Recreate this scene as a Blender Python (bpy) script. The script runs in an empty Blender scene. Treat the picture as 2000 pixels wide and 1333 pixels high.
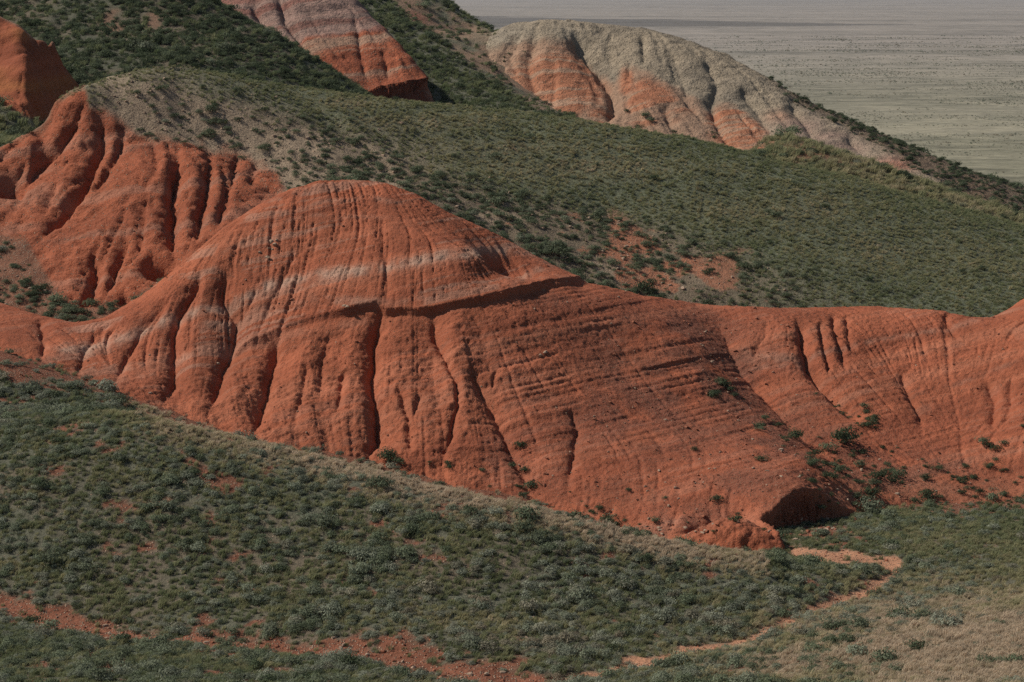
import bpy, math, random
import numpy as np
rng = np.random.default_rng(7); random.seed(7)
# ------------------------------------------------------------------ camera, sky, sun, exposure
F, CU, CV, CAM_H = 4700.0, 1000.0, 666.5, 60.0          # focal length in pixels of a 2000 px wide frame
PITCH = math.atan((CV + 30.0) / F)
CP, SP = math.cos(PITCH), math.sin(PITCH)
scene = bpy.context.scene; COL = scene.collection
cam = bpy.data.cameras.new('camera'); cam_ob = bpy.data.objects.new('camera', cam); COL.objects.link(cam_ob)
cam.sensor_width = 36.0; cam.lens = 36.0 * F / 2000.0
cam.clip_start = 1.0; cam.clip_end = 200000.0
cam_ob.location = (0, 0, CAM_H); cam_ob.rotation_euler = (math.pi / 2 - PITCH, 0, 0)
scene.camera = cam_ob
SUN_EL, SUN_PHI = math.radians(46), math.radians(8)      # sun from the left, a little behind the hills
sd = np.array([-math.cos(SUN_EL) * math.cos(SUN_PHI), math.cos(SUN_EL) * math.sin(SUN_PHI), math.sin(SUN_EL)])
w = bpy.data.worlds.new('World'); scene.world = w; w.use_nodes = True
bg = w.node_tree.nodes['Background']; sky = w.node_tree.nodes.new('ShaderNodeTexSky')
sky.sky_type = 'NISHITA'; sky.sun_disc = False; sky.sun_elevation = SUN_EL
sky.sun_rotation = math.atan2(sd[0], sd[1])
w.node_tree.links.new(sky.outputs[0], bg.inputs[0]); bg.inputs[1].default_value = 0.052
sl = bpy.data.lights.new('sun', 'SUN'); sun = bpy.data.objects.new('sun', sl); COL.objects.link(sun)
sl.energy = 3.9; sl.angle = math.radians(0.5); sl.color = (1.0, 0.95, 0.88)
from mathutils import Vector
sun.rotation_euler = Vector(-sd).to_track_quat('-Z', 'Y').to_euler(); sun.location = (-60, 60, 160)
scene.cycles.use_denoising = False
HAZE = 4e-5
vs = scene.view_settings
vs.view_transform = 'Standard'; vs.look = 'None'; vs.gamma = 1.0; vs.use_curve_mapping = False; vs.exposure = 0.03

# ------------------------------------------------------------------ helpers
def W(u, v, d):
    """the place on the line of sight of photo point (u, v) at forward distance d"""
    xr, yr = (u - CU) / F, (CV - v) / F
    k = d / (CP + yr * SP)
    return (xr * k, d, CAM_H + (-SP + yr * CP) * k)
def proj(X, Y, Z):
    z = Z - CAM_H
    dep = Y * CP - z * SP; up = Y * SP + z * CP
    return CU + F * X / dep, CV - F * up / dep
def lin(c):                                               # sRGB 0..255 -> linear
    c = np.array(c, float) / 255.0
    return np.where(c <= 0.04045, c / 12.92, ((c + 0.055) / 1.055) ** 2.4)
def _h(ix, iy, seed):
    n = (ix.astype(np.int64) * 374761393 + iy.astype(np.int64) * 668265263 + seed * 974711) & 0xffffffff
    n = ((n ^ (n >> 13)) * 1274126177) & 0xffffffff
    n = ((n ^ (n >> 16)) * 2246822519) & 0xffffffff
    return ((n ^ (n >> 15)) & 0xffff).astype(np.float32) / 65535.0
def vn(x, y, seed=0):
    x0 = np.floor(x); y0 = np.floor(y); fx = (x - x0).astype(np.float32); fy = (y - y0).astype(np.float32)
    x0 = x0.astype(np.int64); y0 = y0.astype(np.int64)
    fx = fx * fx * (3 - 2 * fx); fy = fy * fy * (3 - 2 * fy)
    a = _h(x0, y0, seed); b = _h(x0 + 1, y0, seed); c = _h(x0, y0 + 1, seed); d = _h(x0 + 1, y0 + 1, seed)
    return (a + (b - a) * fx) * (1 - fy) + (c + (d - c) * fx) * fy
def fbm(x, y, o=4, seed=0, g=0.5):
    t = 0.0; a = 1.0; s = 0.0
    for i in range(o):
        t = t + a * vn(x * 2 ** i + 17.3 * i, y * 2 ** i - 9.1 * i, seed + i); s += a; a *= g
    return t / s
def ss(e0, e1, x):
    t = np.clip((x - e0) / (e1 - e0), 0, 1); return t * t * (3 - 2 * t)
def blobs(u, v, L):
    r = np.zeros_like(u)
    for (a, b, ru, rv, val) in L: r = np.maximum(r, val * np.exp(-((u - a) / ru) ** 2 - ((v - b) / rv) ** 2))
    return r
def vline(L, u):
    L = np.array(sorted(L), float); return np.interp(u, L[:, 0], L[:, 1])
def poly_dist(u, v, pts, rad):
    """distance (px) from (u,v) to a polyline plus 0..1 place along it; only evaluated near it"""
    D = np.full(u.shape, 1e6, np.float32); T = np.zeros(u.shape, np.float32)
    p = np.array(pts, float); seg = np.hypot(*np.diff(p, axis=0).T); cum = np.r_[0, np.cumsum(seg)] / seg.sum()
    box = (u > p[:, 0].min() - rad) & (u < p[:, 0].max() + rad) & (v > p[:, 1].min() - rad) & (v < p[:, 1].max() + rad)
    uu, vv = u[box], v[box]; d = np.full(uu.shape, 1e6); t = np.zeros(uu.shape)
    for i in range(len(p) - 1):
        a, b = p[i], p[i + 1]; ab = b - a; L2 = ab @ ab
        k = np.clip(((uu - a[0]) * ab[0] + (vv - a[1]) * ab[1]) / L2, 0, 1)
        dd = np.hypot(uu - a[0] - k * ab[0], vv - a[1] - k * ab[1])
        m = dd < d; d = np.where(m, dd, d); t = np.where(m, cum[i] + k * (cum[i + 1] - cum[i]), t)
    D[box] = d; T[box] = t
    return D, T
def in_poly(x, y, P):
    r = np.zeros(x.shape, bool); n = len(P)
    for i in range(n):
        (x0, y0), (x1, y1) = P[i], P[(i + 1) % n]
        if y0 == y1: continue
        c = ((y0 > y) != (y1 > y)) & (x < (x1 - x0) * (y - y0) / (y1 - y0) + x0); r ^= c
    return r
def blur(a, n):
    for ax in (0, 1):
        for _ in range(2):
            p = np.pad(a, [(n, n) if k == ax else (0, 0) for k in (0, 1)], 'edge'); c = np.cumsum(p, ax, dtype=np.float64)
            z = np.zeros_like(np.take(c, [0], ax)); c = np.concatenate([z, c], ax); m = 2 * n + 1
            a = ((np.take(c, range(m, c.shape[ax]), ax) - np.take(c, range(0, c.shape[ax] - m), ax)) / m).astype(np.float32)
    return a

class Hill:
    def __init__(s, name, xr, yr, res, pts, hid=(), crest=(), back=((4, 1.7), (12, 7.5)), foot=(), c=1.6, fall=9.0, fit=True):
        s.name = name; s.res = res; s.masks = {}
        P = [W(*p) for p in pts]
        for (u, v, d) in crest:
            x, y, z = W(u, v, d); P.append((x, y, z))
        for i, (u, v, d) in enumerate(crest):
            if len(crest) > 14 and i % 2: continue
            x, y, z = W(u, v, d)
            for (dy, dz) in back: P.append((x, y + dy, z - dz))
        for (u, v, d) in foot:
            x, y, z = W(u, v, d); P.append((x, y, z)); P.append((x, y - 2.5, z - 1.4))
        for (u, d, z) in hid: P.append(((u - CU) / F * d * 1.0, d, CAM_H + z))
        P = np.array(P, np.float64); n = len(P)
        def ker(ax, ay, bx, by): return np.sqrt((ax - bx) ** 2 + (ay - by) ** 2 + c * c)
        A = np.zeros((n + 3, n + 3)); A[:n, :n] = ker(P[:, None, 0], P[:, None, 1], P[None, :, 0], P[None, :, 1])
        A[:n, :n] -= np.eye(n) * 0.02
        A[:n, n] = 1; A[:n, n + 1:] = P[:, :2]; A[n, :n] = 1; A[n + 1:, :n] = P[:, :2].T
        wts = np.linalg.solve(A, np.r_[P[:, 2], 0, 0, 0])
        xs = np.arange(xr[0], xr[1], res); ys = np.arange(yr[0], yr[1], res)
        s.X, s.Y = [a.astype(np.float32) for a in np.meshgrid(xs, ys)]
        Z = np.full(s.X.shape, wts[n], np.float32) + np.float32(wts[n + 1]) * s.X + np.float32(wts[n + 2]) * s.Y
        for i in range(n): Z += np.float32(wts[i]) * np.sqrt((s.X - np.float32(P[i, 0])) ** 2 + (s.Y - np.float32(P[i, 1])) ** 2 + np.float32(c * c))
        s.Z = Z; s.crest = crest; s.fall = fall
        if crest and fit: s.fit()
        s.uv()
    def fit(s, n=3):
        L = np.array(sorted(s.crest), float)
        for _ in range(n):
            s.uv()
            ins = np.abs(s.Y - np.interp(s.U, L[:, 0], L[:, 2])) < 7
            b = ((s.U - L[0, 0]) / 12).astype(int); nb = int((L[-1, 0] - L[0, 0]) / 12) + 1
            ok = ins & (b >= 0) & (b < nb); vm = np.full(nb, 1e9); np.minimum.at(vm, b[ok], s.V[ok])
            uc = L[0, 0] + 12 * (np.arange(nb) + 0.5); g = vm < 1e8
            err = vm[g] - np.interp(uc[g], L[:, 0], L[:, 1])
            if len(err) > 4: err = np.convolve(np.pad(err, 1, 'edge'), [.25, .5, .25], 'valid')
            dv = np.interp(s.U, uc[g], err); dc = np.interp(s.U, L[:, 0], L[:, 2])
            s.Z += (dv * s.Y / F * np.exp(-((s.Y - dc) / s.fall) ** 2)).astype(np.float32)
    def uv(s):
        s.U, s.V = proj(s.X, s.Y, s.Z)
    def grad(s, n=0):
        Z = blur(s.Z, n) if n else s.Z
        gy, gx = np.gradient(Z, s.res); return gx, gy
    def normals(s, n=2):
        gx, gy = s.grad(n); l = np.sqrt(gx * gx + gy * gy + 1); return -gx / l, -gy / l, 1 / l
    def front(s):
        """1 on the side of the crest that faces the camera"""
        L = np.array(sorted(s.crest), float); return ss(1.5, -0.5, s.Y - np.interp(s.U, L[:, 0], L[:, 2]))
    def lic(s, steps, width, seed, smooth=4):
        """noise smeared along the fall line: rills that run downhill"""
        r = np.random.default_rng(seed); ny, nx = s.Z.shape
        N = r.random((ny, nx)).astype(np.float32)
        if width: N = blur(N, width)
        N = (N - N.mean()) / N.std()
        gx, gy = s.grad(smooth); l = np.sqrt(gx * gx + gy * gy) + 1e-4; gx = (gx / l); gy = (gy / l)
        J0, I0 = np.meshgrid(np.arange(nx, dtype=np.float32), np.arange(ny, dtype=np.float32))
        acc = N.copy()
        for sg in (1, -1):
            j = J0.copy(); i = I0.copy()
            for k in range(steps):
                ji = np.clip(j + .5, 0, nx - 1).astype(np.int32); ii = np.clip(i + .5, 0, ny - 1).astype(np.int32)
                q = ii * nx + ji
                j += sg * gx.ravel()[q]; i += sg * gy.ravel()[q]
                ji = np.clip(j + .5, 0, nx - 1).astype(np.int32); ii = np.clip(i + .5, 0, ny - 1).astype(np.int32)
                acc += N.ravel()[ii * nx + ji]
        acc -= acc.mean(); return acc / acc.std()
    def gullies(s, G, wmask=1.0, head=.18):
        """carve the listed ravines: (points, depth in m, half width in px)"""
        disp = np.zeros_like(s.Z)
        wu = s.U + (9 * (fbm(s.X * .9, s.Y * .9, 3, 91) - .5) + 5 * (fbm(s.X * 3.2, s.Y * 3.2, 2, 92) - .5)) * 115 / s.Y; wv = s.V
        for (pts, dep, hw) in G:
            D, T = poly_dist(wu, wv, pts, hw * 4)
            m = D < hw * 4
            taper = ss(0, head, T) * (0.25 + 0.75 * ss(1.0, .8, T))
            disp = np.where(m, np.minimum(disp, -dep * taper * np.exp(-D / hw) * ss(4, 2, D / hw)), disp)
        return disp * wmask
    def displace(s, disp, n=2):
        a, b, c = s.normals(n); s.DX = s.X + a * disp; s.DY = s.Y + b * disp; s.DZ = s.Z + c * disp
    def build(s, col, mat, peb=None, label=None, keep=None):
        ny, nx = s.Z.shape
        if not hasattr(s, 'DX'): s.DX, s.DY, s.DZ = s.X, s.Y, s.Z
        co = np.stack([s.DX, s.DY, s.DZ], -1).reshape(-1, 3).astype(np.float32)
        i = np.arange(ny * nx).reshape(ny, nx)
        q = np.stack([i[:-1, :-1], i[:-1, 1:], i[1:, 1:], i[1:, :-1]], -1)
        if keep is not None: q = q[keep[:-1, :-1]]
        q = q.reshape(-1, 4).astype(np.int32)
        me = bpy.data.meshes.new(s.name); me.vertices.add(len(co)); me.vertices.foreach_set('co', co.ravel())
        me.loops.add(q.size); me.loops.foreach_set('vertex_index', q.ravel())
        me.polygons.add(len(q)); me.polygons.foreach_set('loop_start', np.arange(0, q.size, 4, dtype=np.int32))
        me.update(calc_edges=True); me.shade_smooth()
        a = me.attributes.new('tone', 'FLOAT_COLOR', 'POINT')
        c4 = np.ones((ny * nx, 4), np.float32); c4[:, :3] = np.clip(col, 0.002, 1).reshape(-1, 3); a.data.foreach_set('color', c4.ravel())
        a = me.attributes.new('pebbly', 'FLOAT', 'POINT')
        a.data.foreach_set('value', (np.zeros(ny * nx, np.float32) if peb is None else peb.astype(np.float32).ravel()))
        me.materials.append(mat)
        o = bpy.data.objects.new(s.name, me); COL.objects.link(o); o['kind'] = 'structure'
        if label: o['label'] = label
        s.ob = o; return o
def mix(a, b, t): return a + (np.asarray(b) - a) * t[..., None]
def solid(shape, c): return np.broadcast_to(np.asarray(c, np.float32), shape + (3,)).copy()

# ------------------------------------------------------------------ materials
def new_mat(name):
    m = bpy.data.materials.new(name); m.use_nodes = True; nt = m.node_tree
    b = nt.nodes['Principled BSDF']; b.inputs['Roughness'].default_value = .95; b.inputs['Specular IOR Level'].default_value = .12
    return m, nt, b
def nd(nt, t, **k):
    n = nt.nodes.new(t)
    for a, v in k.items():
        if a in n.inputs: n.inputs[a].default_value = v
        else: setattr(n, a, v)
    return n
def math_n(nt, op, a, b=None, clamp=False):
    n = nt.nodes.new('ShaderNodeMath'); n.operation = op; n.use_clamp = clamp
    for i, x in enumerate((a, b)):
        if x is None: continue
        if isinstance(x, (int, float)): n.inputs[i].default_value = x
        else: nt.links.new(x, n.inputs[i])
    return n.outputs[0]
def earth(name, fine, lump, bump, grain=.35, stone=(.42, .30, .22), strata=None):
    """ground: per-vertex rock tone x procedural grain, scattered stones, fine relief"""
    m, nt, b = new_mat(name); L = nt.links.new
    geo = nd(nt, 'ShaderNodeNewGeometry'); pos = geo.outputs['Position']
    at = nd(nt, 'ShaderNodeAttribute', attribute_name='tone'); pa = nd(nt, 'ShaderNodeAttribute', attribute_name='pebbly')
    n1 = nd(nt, 'ShaderNodeTexNoise', Scale=fine, Detail=5.0, Roughness=.65); L(pos, n1.inputs['Vector'])
    n2 = nd(nt, 'ShaderNodeTexNoise', Scale=lump, Detail=3.0, Roughness=.6); L(pos, n2.inputs['Vector'])
    f = math_n(nt, 'ADD', math_n(nt, 'MULTIPLY', n1.outputs[0], grain * 2), math_n(nt, 'MULTIPLY', n2.outputs[0], grain))
    f = math_n(nt, 'ADD', f, 1 - 1.5 * grain)
    mul = nd(nt, 'ShaderNodeVectorMath', operation='SCALE'); L(at.outputs['Color'], mul.inputs[0]); L(f, mul.inputs['Scale'])
    col = mul.outputs[0]
    vo = nd(nt, 'ShaderNodeTexVoronoi', Scale=fine * 1.3, Randomness=1.0); L(pos, vo.inputs['Vector'])
    sep = nd(nt, 'ShaderNodeSeparateColor'); L(vo.outputs['Color'], sep.inputs[0])
    # a cell is a stone when its random value is below the local stoniness; stones are round
    isst = math_n(nt, 'MULTIPLY', math_n(nt, 'LESS_THAN', sep.outputs[0], math_n(nt, 'MULTIPLY', pa.outputs['Fac'], .55)),
                  math_n(nt, 'LESS_THAN', vo.outputs['Distance'], .42))
    tone = math_n(nt, 'ADD', math_n(nt, 'MULTIPLY', sep.outputs[1], 1.0), .35)
    sc = nd(nt, 'ShaderNodeVectorMath', operation='SCALE'); sc.inputs[0].default_value = stone; L(tone, sc.inputs['Scale'])
    mx = nd(nt, 'ShaderNodeMix', data_type='RGBA'); L(isst, mx.inputs[0]); L(col, mx.inputs[6]); L(sc.outputs[0], mx.inputs[7])
    L(mx.outputs[2], b.inputs['Base Color'])
    st = math_n(nt, 'MULTIPLY', isst, math_n(nt, 'SUBTRACT', .5, vo.outputs['Distance']))
    h = math_n(nt, 'ADD', math_n(nt, 'ADD', n1.outputs[0], math_n(nt, 'MULTIPLY', n2.outputs[0], 1.6)), math_n(nt, 'MULTIPLY', st, 2.2))
    bp = nd(nt, 'ShaderNodeBump', Strength=bump, Distance=.9 / fine); L(h, bp.inputs['Height']); L(bp.outputs[0], b.inputs['Normal'])
    return m
LEAF = .95
def leaf_mat(name, ramp, trans=.25):
    m, nt, b = new_mat(name); L = nt.links.new
    at = nd(nt, 'ShaderNodeAttribute', attribute_name='tint', attribute_type='INSTANCER')
    oi = nd(nt, 'ShaderNodeObjectInfo'); geo = nd(nt, 'ShaderNodeNewGeometry')
    r = nd(nt, 'ShaderNodeValToRGB'); cr = r.color_ramp
    for i, (p, c) in enumerate(ramp):
        e = cr.elements[i] if i < 2 else cr.elements.new(p); e.position = p; e.color = (*(lin(c) * LEAF), 1)
    L(at.outputs['Fac'], r.inputs[0])
    f = math_n(nt, 'ADD', math_n(nt, 'ADD', math_n(nt, 'MULTIPLY', oi.outputs['Random'], .45), math_n(nt, 'MULTIPLY', geo.outputs['Random Per Island'], .5)), .52)
    mul = nd(nt, 'ShaderNodeVectorMath', operation='SCALE'); L(r.outputs[0], mul.inputs[0]); L(f, mul.inputs['Scale'])
    L(mul.outputs[0], b.inputs['Base Color'])
    tr = nd(nt, 'ShaderNodeBsdfTranslucent'); L(mul.outputs[0], tr.inputs[0])
    ms = nd(nt, 'ShaderNodeMixShader'); ms.inputs[0].default_value = trans; L(b.outputs[0], ms.inputs[1]); L(tr.outputs[0], ms.inputs[2])
    L(ms.outputs[0], nt.nodes['Material Output'].inputs['Surface'])
    return m
M_CLAY = earth('eroded_clay', 13.0, 2.8, .85, .36, (.34, .19, .12))
M_SOIL = earth('slope_soil', 8.0, 1.8, .9, .5, (.36, .26, .18))
M_FAR = earth('far_clay', 4.5, 1.4, 1.0, .55, (.36, .29, .21))
M_BUSH = leaf_mat('sagebrush_leaf', [(0, (80, 91, 66)), (.45, (120, 128, 101)), (.75, (150, 153, 133)), (1, (150, 138, 116))], .3)
M_GRASS = leaf_mat('grass_blade', [(0, (96, 107, 74)), (.35, (130, 134, 98)), (.65, (164, 156, 118)), (1, (196, 176, 150))], .4)
def rock_mat(name, c):
    m, nt, b = new_mat(name); n = nd(nt, 'ShaderNodeTexNoise', Scale=9.0, Detail=6.0); r = nd(nt, 'ShaderNodeValToRGB')
    tc = nd(nt, 'ShaderNodeTexCoord'); nt.links.new(tc.outputs['Object'], n.inputs['Vector'])
    r.color_ramp.elements[0].position = .3; r.color_ramp.elements[1].position = .7
    r.color_ramp.elements[0].color = (*(np.array(c) * .6), 1); r.color_ramp.elements[1].color = (*(np.array(c) * 1.2), 1)
    nt.links.new(n.outputs[0], r.inputs[0]); nt.links.new(r.outputs[0], b.inputs['Base Color'])
    bp = nd(nt, 'ShaderNodeBump', Strength=.5, Distance=.03); nt.links.new(n.outputs[0], bp.inputs['Height']); nt.links.new(bp.outputs[0], b.inputs['Normal'])
    return m
M_ROCK_PALE = rock_mat('pale_stone', (.42, .30, .21)); M_ROCK_RED = rock_mat('red_stone', (.30, .12, .07))

RED = np.array([.372, .116, .0585]); RED_D = np.array([.235, .070, .037]); RED_L = np.array([.455, .172, .096])
PINK = np.array([.44, .27, .19]); BUFF = np.array([.29, .215, .145]); SAND = np.array([.50, .25, .145])
SOIL_G = np.array([.140, .138, .094]); SOIL_B = np.array([.205, .145, .098]); SOIL_R = np.array([.24, .095, .055])

# ------------------------------------------------------------------ the plain
def plain():
    ys = np.r_[np.linspace(150, 1200, 60), np.geomspace(1230, 60000, 80)]
    xs = np.linspace(-1, 1, 41)
    vsx = [(x * (400 + y * .8), y, 0.0) for y in ys for x in xs]
    fc = [(i * 41 + j, i * 41 + j + 1, (i + 1) * 41 + j + 1, (i + 1) * 41 + j) for i in range(len(ys) - 1) for j in range(40)]
    me = bpy.data.meshes.new('plain'); me.from_pydata(vsx, [], fc); me.shade_smooth()
    m, nt, b = new_mat('steppe_plain'); L = nt.links.new
    geo = nd(nt, 'ShaderNodeNewGeometry')
    def noise(sx, sy, det, dist=0.0):
        mp = nd(nt, 'ShaderNodeMapping'); mp.inputs['Scale'].default_value = (sx, sy, 1); L(geo.outputs['Position'], mp.inputs[0])
        n = nd(nt, 'ShaderNodeTexNoise', Scale=1.0, Detail=det, Roughness=.62, Distortion=dist); L(mp.outputs[0], n.inputs['Vector']); return n.outputs[0]
    a = noise(.017, .026, 7.0, 1.6); c = noise(.0014, .0042, 5.0, 1.2); d = noise(.16, .22, 6.0)
    r = nd(nt, 'ShaderNodeValToRGB'); cr = r.color_ramp
    cols = [(.42, (.165, .145, .118)), (.48, (.245, .215, .175)), (.53, (.275, .238, .196)), (.60, (.345, .295, .24))]
    for i, (p, q) in enumerate(cols):
        e = cr.elements[i] if i < 2 else cr.elements.new(p); e.position = p; e.color = (*q, 1)
    L(math_n(nt, 'ADD', math_n(nt, 'MULTIPLY', a, .6), math_n(nt, 'MULTIPLY', c, .42)), r.inputs[0])
    # greener, yellower grass near the hills
    sp = nd(nt, 'ShaderNodeSeparateXYZ'); L(geo.outputs['Position'], sp.inputs[0])
    g = nd(nt, 'ShaderNodeMapRange', interpolation_type='SMOOTHSTEP'); L(math_n(nt, 'ADD', sp.outputs[1], math_n(nt, 'MULTIPLY', c, 900)), g.inputs[0])
    g.inputs[1].default_value = 1000; g.inputs[2].default_value = 3200; g.inputs[3].default_value = .75; g.inputs[4].default_value = 0
    mx = nd(nt, 'ShaderNodeMix', data_type='RGBA', blend_type='MULTIPLY'); L(g.outputs[0], mx.inputs[0]); L(r.outputs[0], mx.inputs[6]); mx.inputs[7].default_value = (.80, .87, .66, 1)
    # a long belt of darker colour far out on the plain
    wob = math_n(nt, 'MULTIPLY', math_n(nt, 'ADD', c, math_n(nt, 'MULTIPLY', a, .5)), 900.0)
    def edge(k, lo, hi):
        e = nd(nt, 'ShaderNodeMapRange', interpolation_type='SMOOTHSTEP'); L(math_n(nt, 'ADD', math_n(nt, 'ADD', sp.outputs[1], wob), math_n(nt, 'MULTIPLY', sp.outputs[0], k)), e.inputs[0]); e.inputs[1].default_value = lo; e.inputs[2].default_value = hi; return e
    b1 = edge(-.55, 3950, 4050); b2 = edge(1.25, 5230, 5090)
    bb = math_n(nt, 'MULTIPLY', math_n(nt, 'MULTIPLY', b1.outputs[0], b2.outputs[0]), .7)
    m2 = nd(nt, 'ShaderNodeMix', data_type='RGBA'); L(bb, m2.inputs[0]); L(mx.outputs[2], m2.inputs[6]); m2.inputs[7].default_value = (.075, .068, .058, 1)
    d2 = noise(.5, .6, 3.0); d = math_n(nt, 'ADD', math_n(nt, 'MULTIPLY', d, .6), math_n(nt, 'MULTIPLY', d2, .4))
    sc = nd(nt, 'ShaderNodeVectorMath', operation='SCALE'); L(m2.outputs[2], sc.inputs[0]); L(math_n(nt, 'ADD', math_n(nt, 'MULTIPLY', d, 2.2), -.1), sc.inputs['Scale'])
    L(sc.outputs[0], b.inputs['Base Color'])
    me.materials.append(m); o = bpy.data.objects.new('plain', me); COL.objects.link(o); o['kind'] = 'structure'
    o['label'] = 'flat pale steppe plain stretching away beyond the hills'
plain()

# ------------------------------------------------------------------ the air
hz = bpy.data.meshes.new('haze'); hx, hy0, hy1, hz0, hz1 = 40000.0, -60.0, 62000.0, -1.2, CAM_H + 14
hz.from_pydata([(x, y, z) for z in (hz0, hz1) for y in (hy0, hy1) for x in (-hx, hx)], [], [(0, 2, 3, 1), (4, 5, 7, 6), (0, 1, 5, 4), (2, 6, 7, 3), (0, 4, 6, 2), (1, 3, 7, 5)])
hm = bpy.data.materials.new('thin_haze'); hm.use_nodes = True; hm.node_tree.nodes.clear()
ho = hm.node_tree.nodes.new('ShaderNodeOutputMaterial'); pv = hm.node_tree.nodes.new('ShaderNodeVolumePrincipled')
pv.inputs['Color'].default_value = (.80, .85, .95, 1); pv.inputs['Density'].default_value = HAZE; pv.inputs['Anisotropy'].default_value = .2
hm.node_tree.links.new(pv.outputs[0], ho.inputs['Volume']); hz.materials.append(hm)
hzo = bpy.data.objects.new('haze', hz); COL.objects.link(hzo); hzo['kind'] = 'stuff'; hzo['label'] = 'thin haze over the steppe plain'

# ------------------------------------------------------------------ near ground: grassy spur, gully, path, near bank
PATH = [(1080, 1333), (1200, 1302), (1300, 1278), (1400, 1258), (1460, 1245), (1530, 1208), (1600, 1180), (1650, 1160), (1720, 1138), (1760, 1112), (1740, 1098), (1690, 1088), (1620, 1080), (1545, 1074)]
GULLY = [(-250, 1120), (-100, 1146), (0, 1172), (110, 1205), (200, 1226), (340, 1238), (480, 1248), (600, 1262), (700, 1262), (780, 1280), (880, 1302), (960, 1312), (1060, 1333)]
A_CREST = [(-250, 690, 100), (0, 748, 98), (200, 790, 97), (400, 842, 96), (600, 888, 95), (800, 940, 93), (1000, 985, 91.5), (1150, 1022, 90.5), (1330, 1066, 90), (1450, 1079, 90), (1530, 1086, 90)]
g_pts = [(-250, 1120, 87), (0, 1172, 84), (200, 1222, 82), (500, 1252, 80), (750, 1282, 78), (950, 1308, 76.5), (1080, 1332, 75.5),
         (0, 1230, 79.5), (0, 1333, 71), (300, 1333, 71.5), (600, 1333, 73), (850, 1333, 74.5), (-250, 1333, 69), (300, 1285, 76.5), (600, 1300, 76.2),
         (0, 950, 91), (300, 1000, 89.5), (600, 1080, 87), (1000, 1150, 84.5), (1300, 1170, 85), (1500, 1150, 86.5), (1650, 1110, 90),
         (1200, 1302, 77), (1300, 1278, 78.5), (1450, 1250, 80.5), (1530, 1208, 83.2), (1650, 1160, 87), (1760, 1112, 91), (1700, 1090, 93.5), (1620, 1080, 95), (1540, 1075, 97),
         (0, 694, 107), (-250, 650, 108), (200, 778, 104.5), (700, 897, 104.3), (1000, 977, 102), (1330, 1060, 98.7), (1500, 1080, 97.5),
         (1560, 1050, 99.4), (1700, 1010, 104), (1850, 998, 105.5), (2000, 985, 107.5), (1850, 1080, 95.3), (2000, 1060, 97), (1900, 1150, 87.5), (2000, 1120, 89.5),
         (2000, 1250, 72), (2000, 1333, 63), (1700, 1250, 76.5), (1700, 1333, 68), (1400, 1333, 72.5), (1250, 1333, 74.3), (2300, 1333, 60), (2300, 1000, 102), (2300, 1150, 82), (1600, 1240, 79)]
g_hid = [(400, 101, -19.6), (700, 100, -20.9), (1000, 98, -22.3), (1330, 95, -23.0), (0, 102, -17.0), (200, 101, -18.0), (0, 125, -17.5), (700, 125, -21), (1500, 125, -23), (2200, 125, -23), (-300, 125, -17)] + \
        [(u, 55, -17.5) for u in (-600, 400, 1400)] + [(2400, 52, -15)]
ground = Hill('valley_ground', (-35, 37), (54, 118), .135, g_pts, g_hid, A_CREST, back=(), fall=5)
G = ground; U, V = G.U, G.V
crestv = vline([(a, b) for a, b, _ in A_CREST] + [(1650, 1100), (1760, 1112), (2400, 1112)], U)
nse = fbm(G.X * .8, G.Y * .8, 4, 3)
wob = 26 * (fbm(G.X * .45, G.Y * .45, 3, 5) - .5)
dp, tp = poly_dist(U + wob, V + wob * .5, PATH, 120); dg, tg = poly_dist(U + wob * 1.2, V + wob * .6, GULLY, 160)
pw = (5.5 + 6.5 * fbm(G.X * .5, G.Y * .5, 2, 8)) * (1 + .9 * blobs(U, V, [(1700, 1100, 90, 30, 1.), (1480, 1235, 60, 25, .5)]))
path_m = ss(1.25, .6, dp / pw + 2.2 * (fbm(G.X * 1.3, G.Y * 1.3, 4, 4, .6) - .5)) * ss(.08, .22, fbm(G.X * .45 + 5, G.Y * .45, 2, 21) + .12)
gw = np.interp(U, [-200, 60, 180, 300, 450, 640, 760, 950, 1060], [22, 24, 17, 11, 10, 22, 32, 26, 13])
gul_m = ss(1.3, .6, dg / gw + 1.2 * (nse - .5) + 2.2 * (fbm(G.X * 1.5, G.Y * 1.5, 4, 9, .6) - .5)) * (U < 1090)
bare = ss(.61, .70, fbm(G.X * .8, G.Y * .8, 4, 31, .62) + blobs(U, V, [(450, 945, 60, 40, .18), (250, 880, 300, 90, .06), (80, 1270, 140, 60, .13), (500, 1290, 250, 50, .12), (1620, 1070, 90, 40, .2), (1720, 1130, 90, 40, .12), (1850, 988, 230, 16, .4), (1620, 1040, 60, 25, .3), (1300, 1130, 120, 40, .08), (100, 760, 130, 34, .22), (870, 1240, 250, 40, .06)]) - .06)
back_strip = ss(-4, 4, crestv - V) * (U < 1500)           # foot of the mound behind the spur
bare = np.maximum(bare * .9, back_strip * ss(.35, .6, nse + .15))
col = solid(G.Z.shape, SOIL_G * .88); col = mix(col, SOIL_B * .85, ss(.35, .7, fbm(G.X * .35, G.Y * .35, 3, 11)) * .6)
dry = ss(1150, 1250, V + .12 * (U - 1600)) * ss(1150, 1600, U + (V - 1200)) ; col = mix(col, [.20, .185, .125], dry * .8)
col = mix(col, SOIL_R * .9, bare); col = mix(col, SOIL_R * (1 + .5 * (nse[..., None] - .5)), gul_m); col = mix(col, SAND * (.9 + .4 * (nse[..., None] - .5)), path_m)
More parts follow.
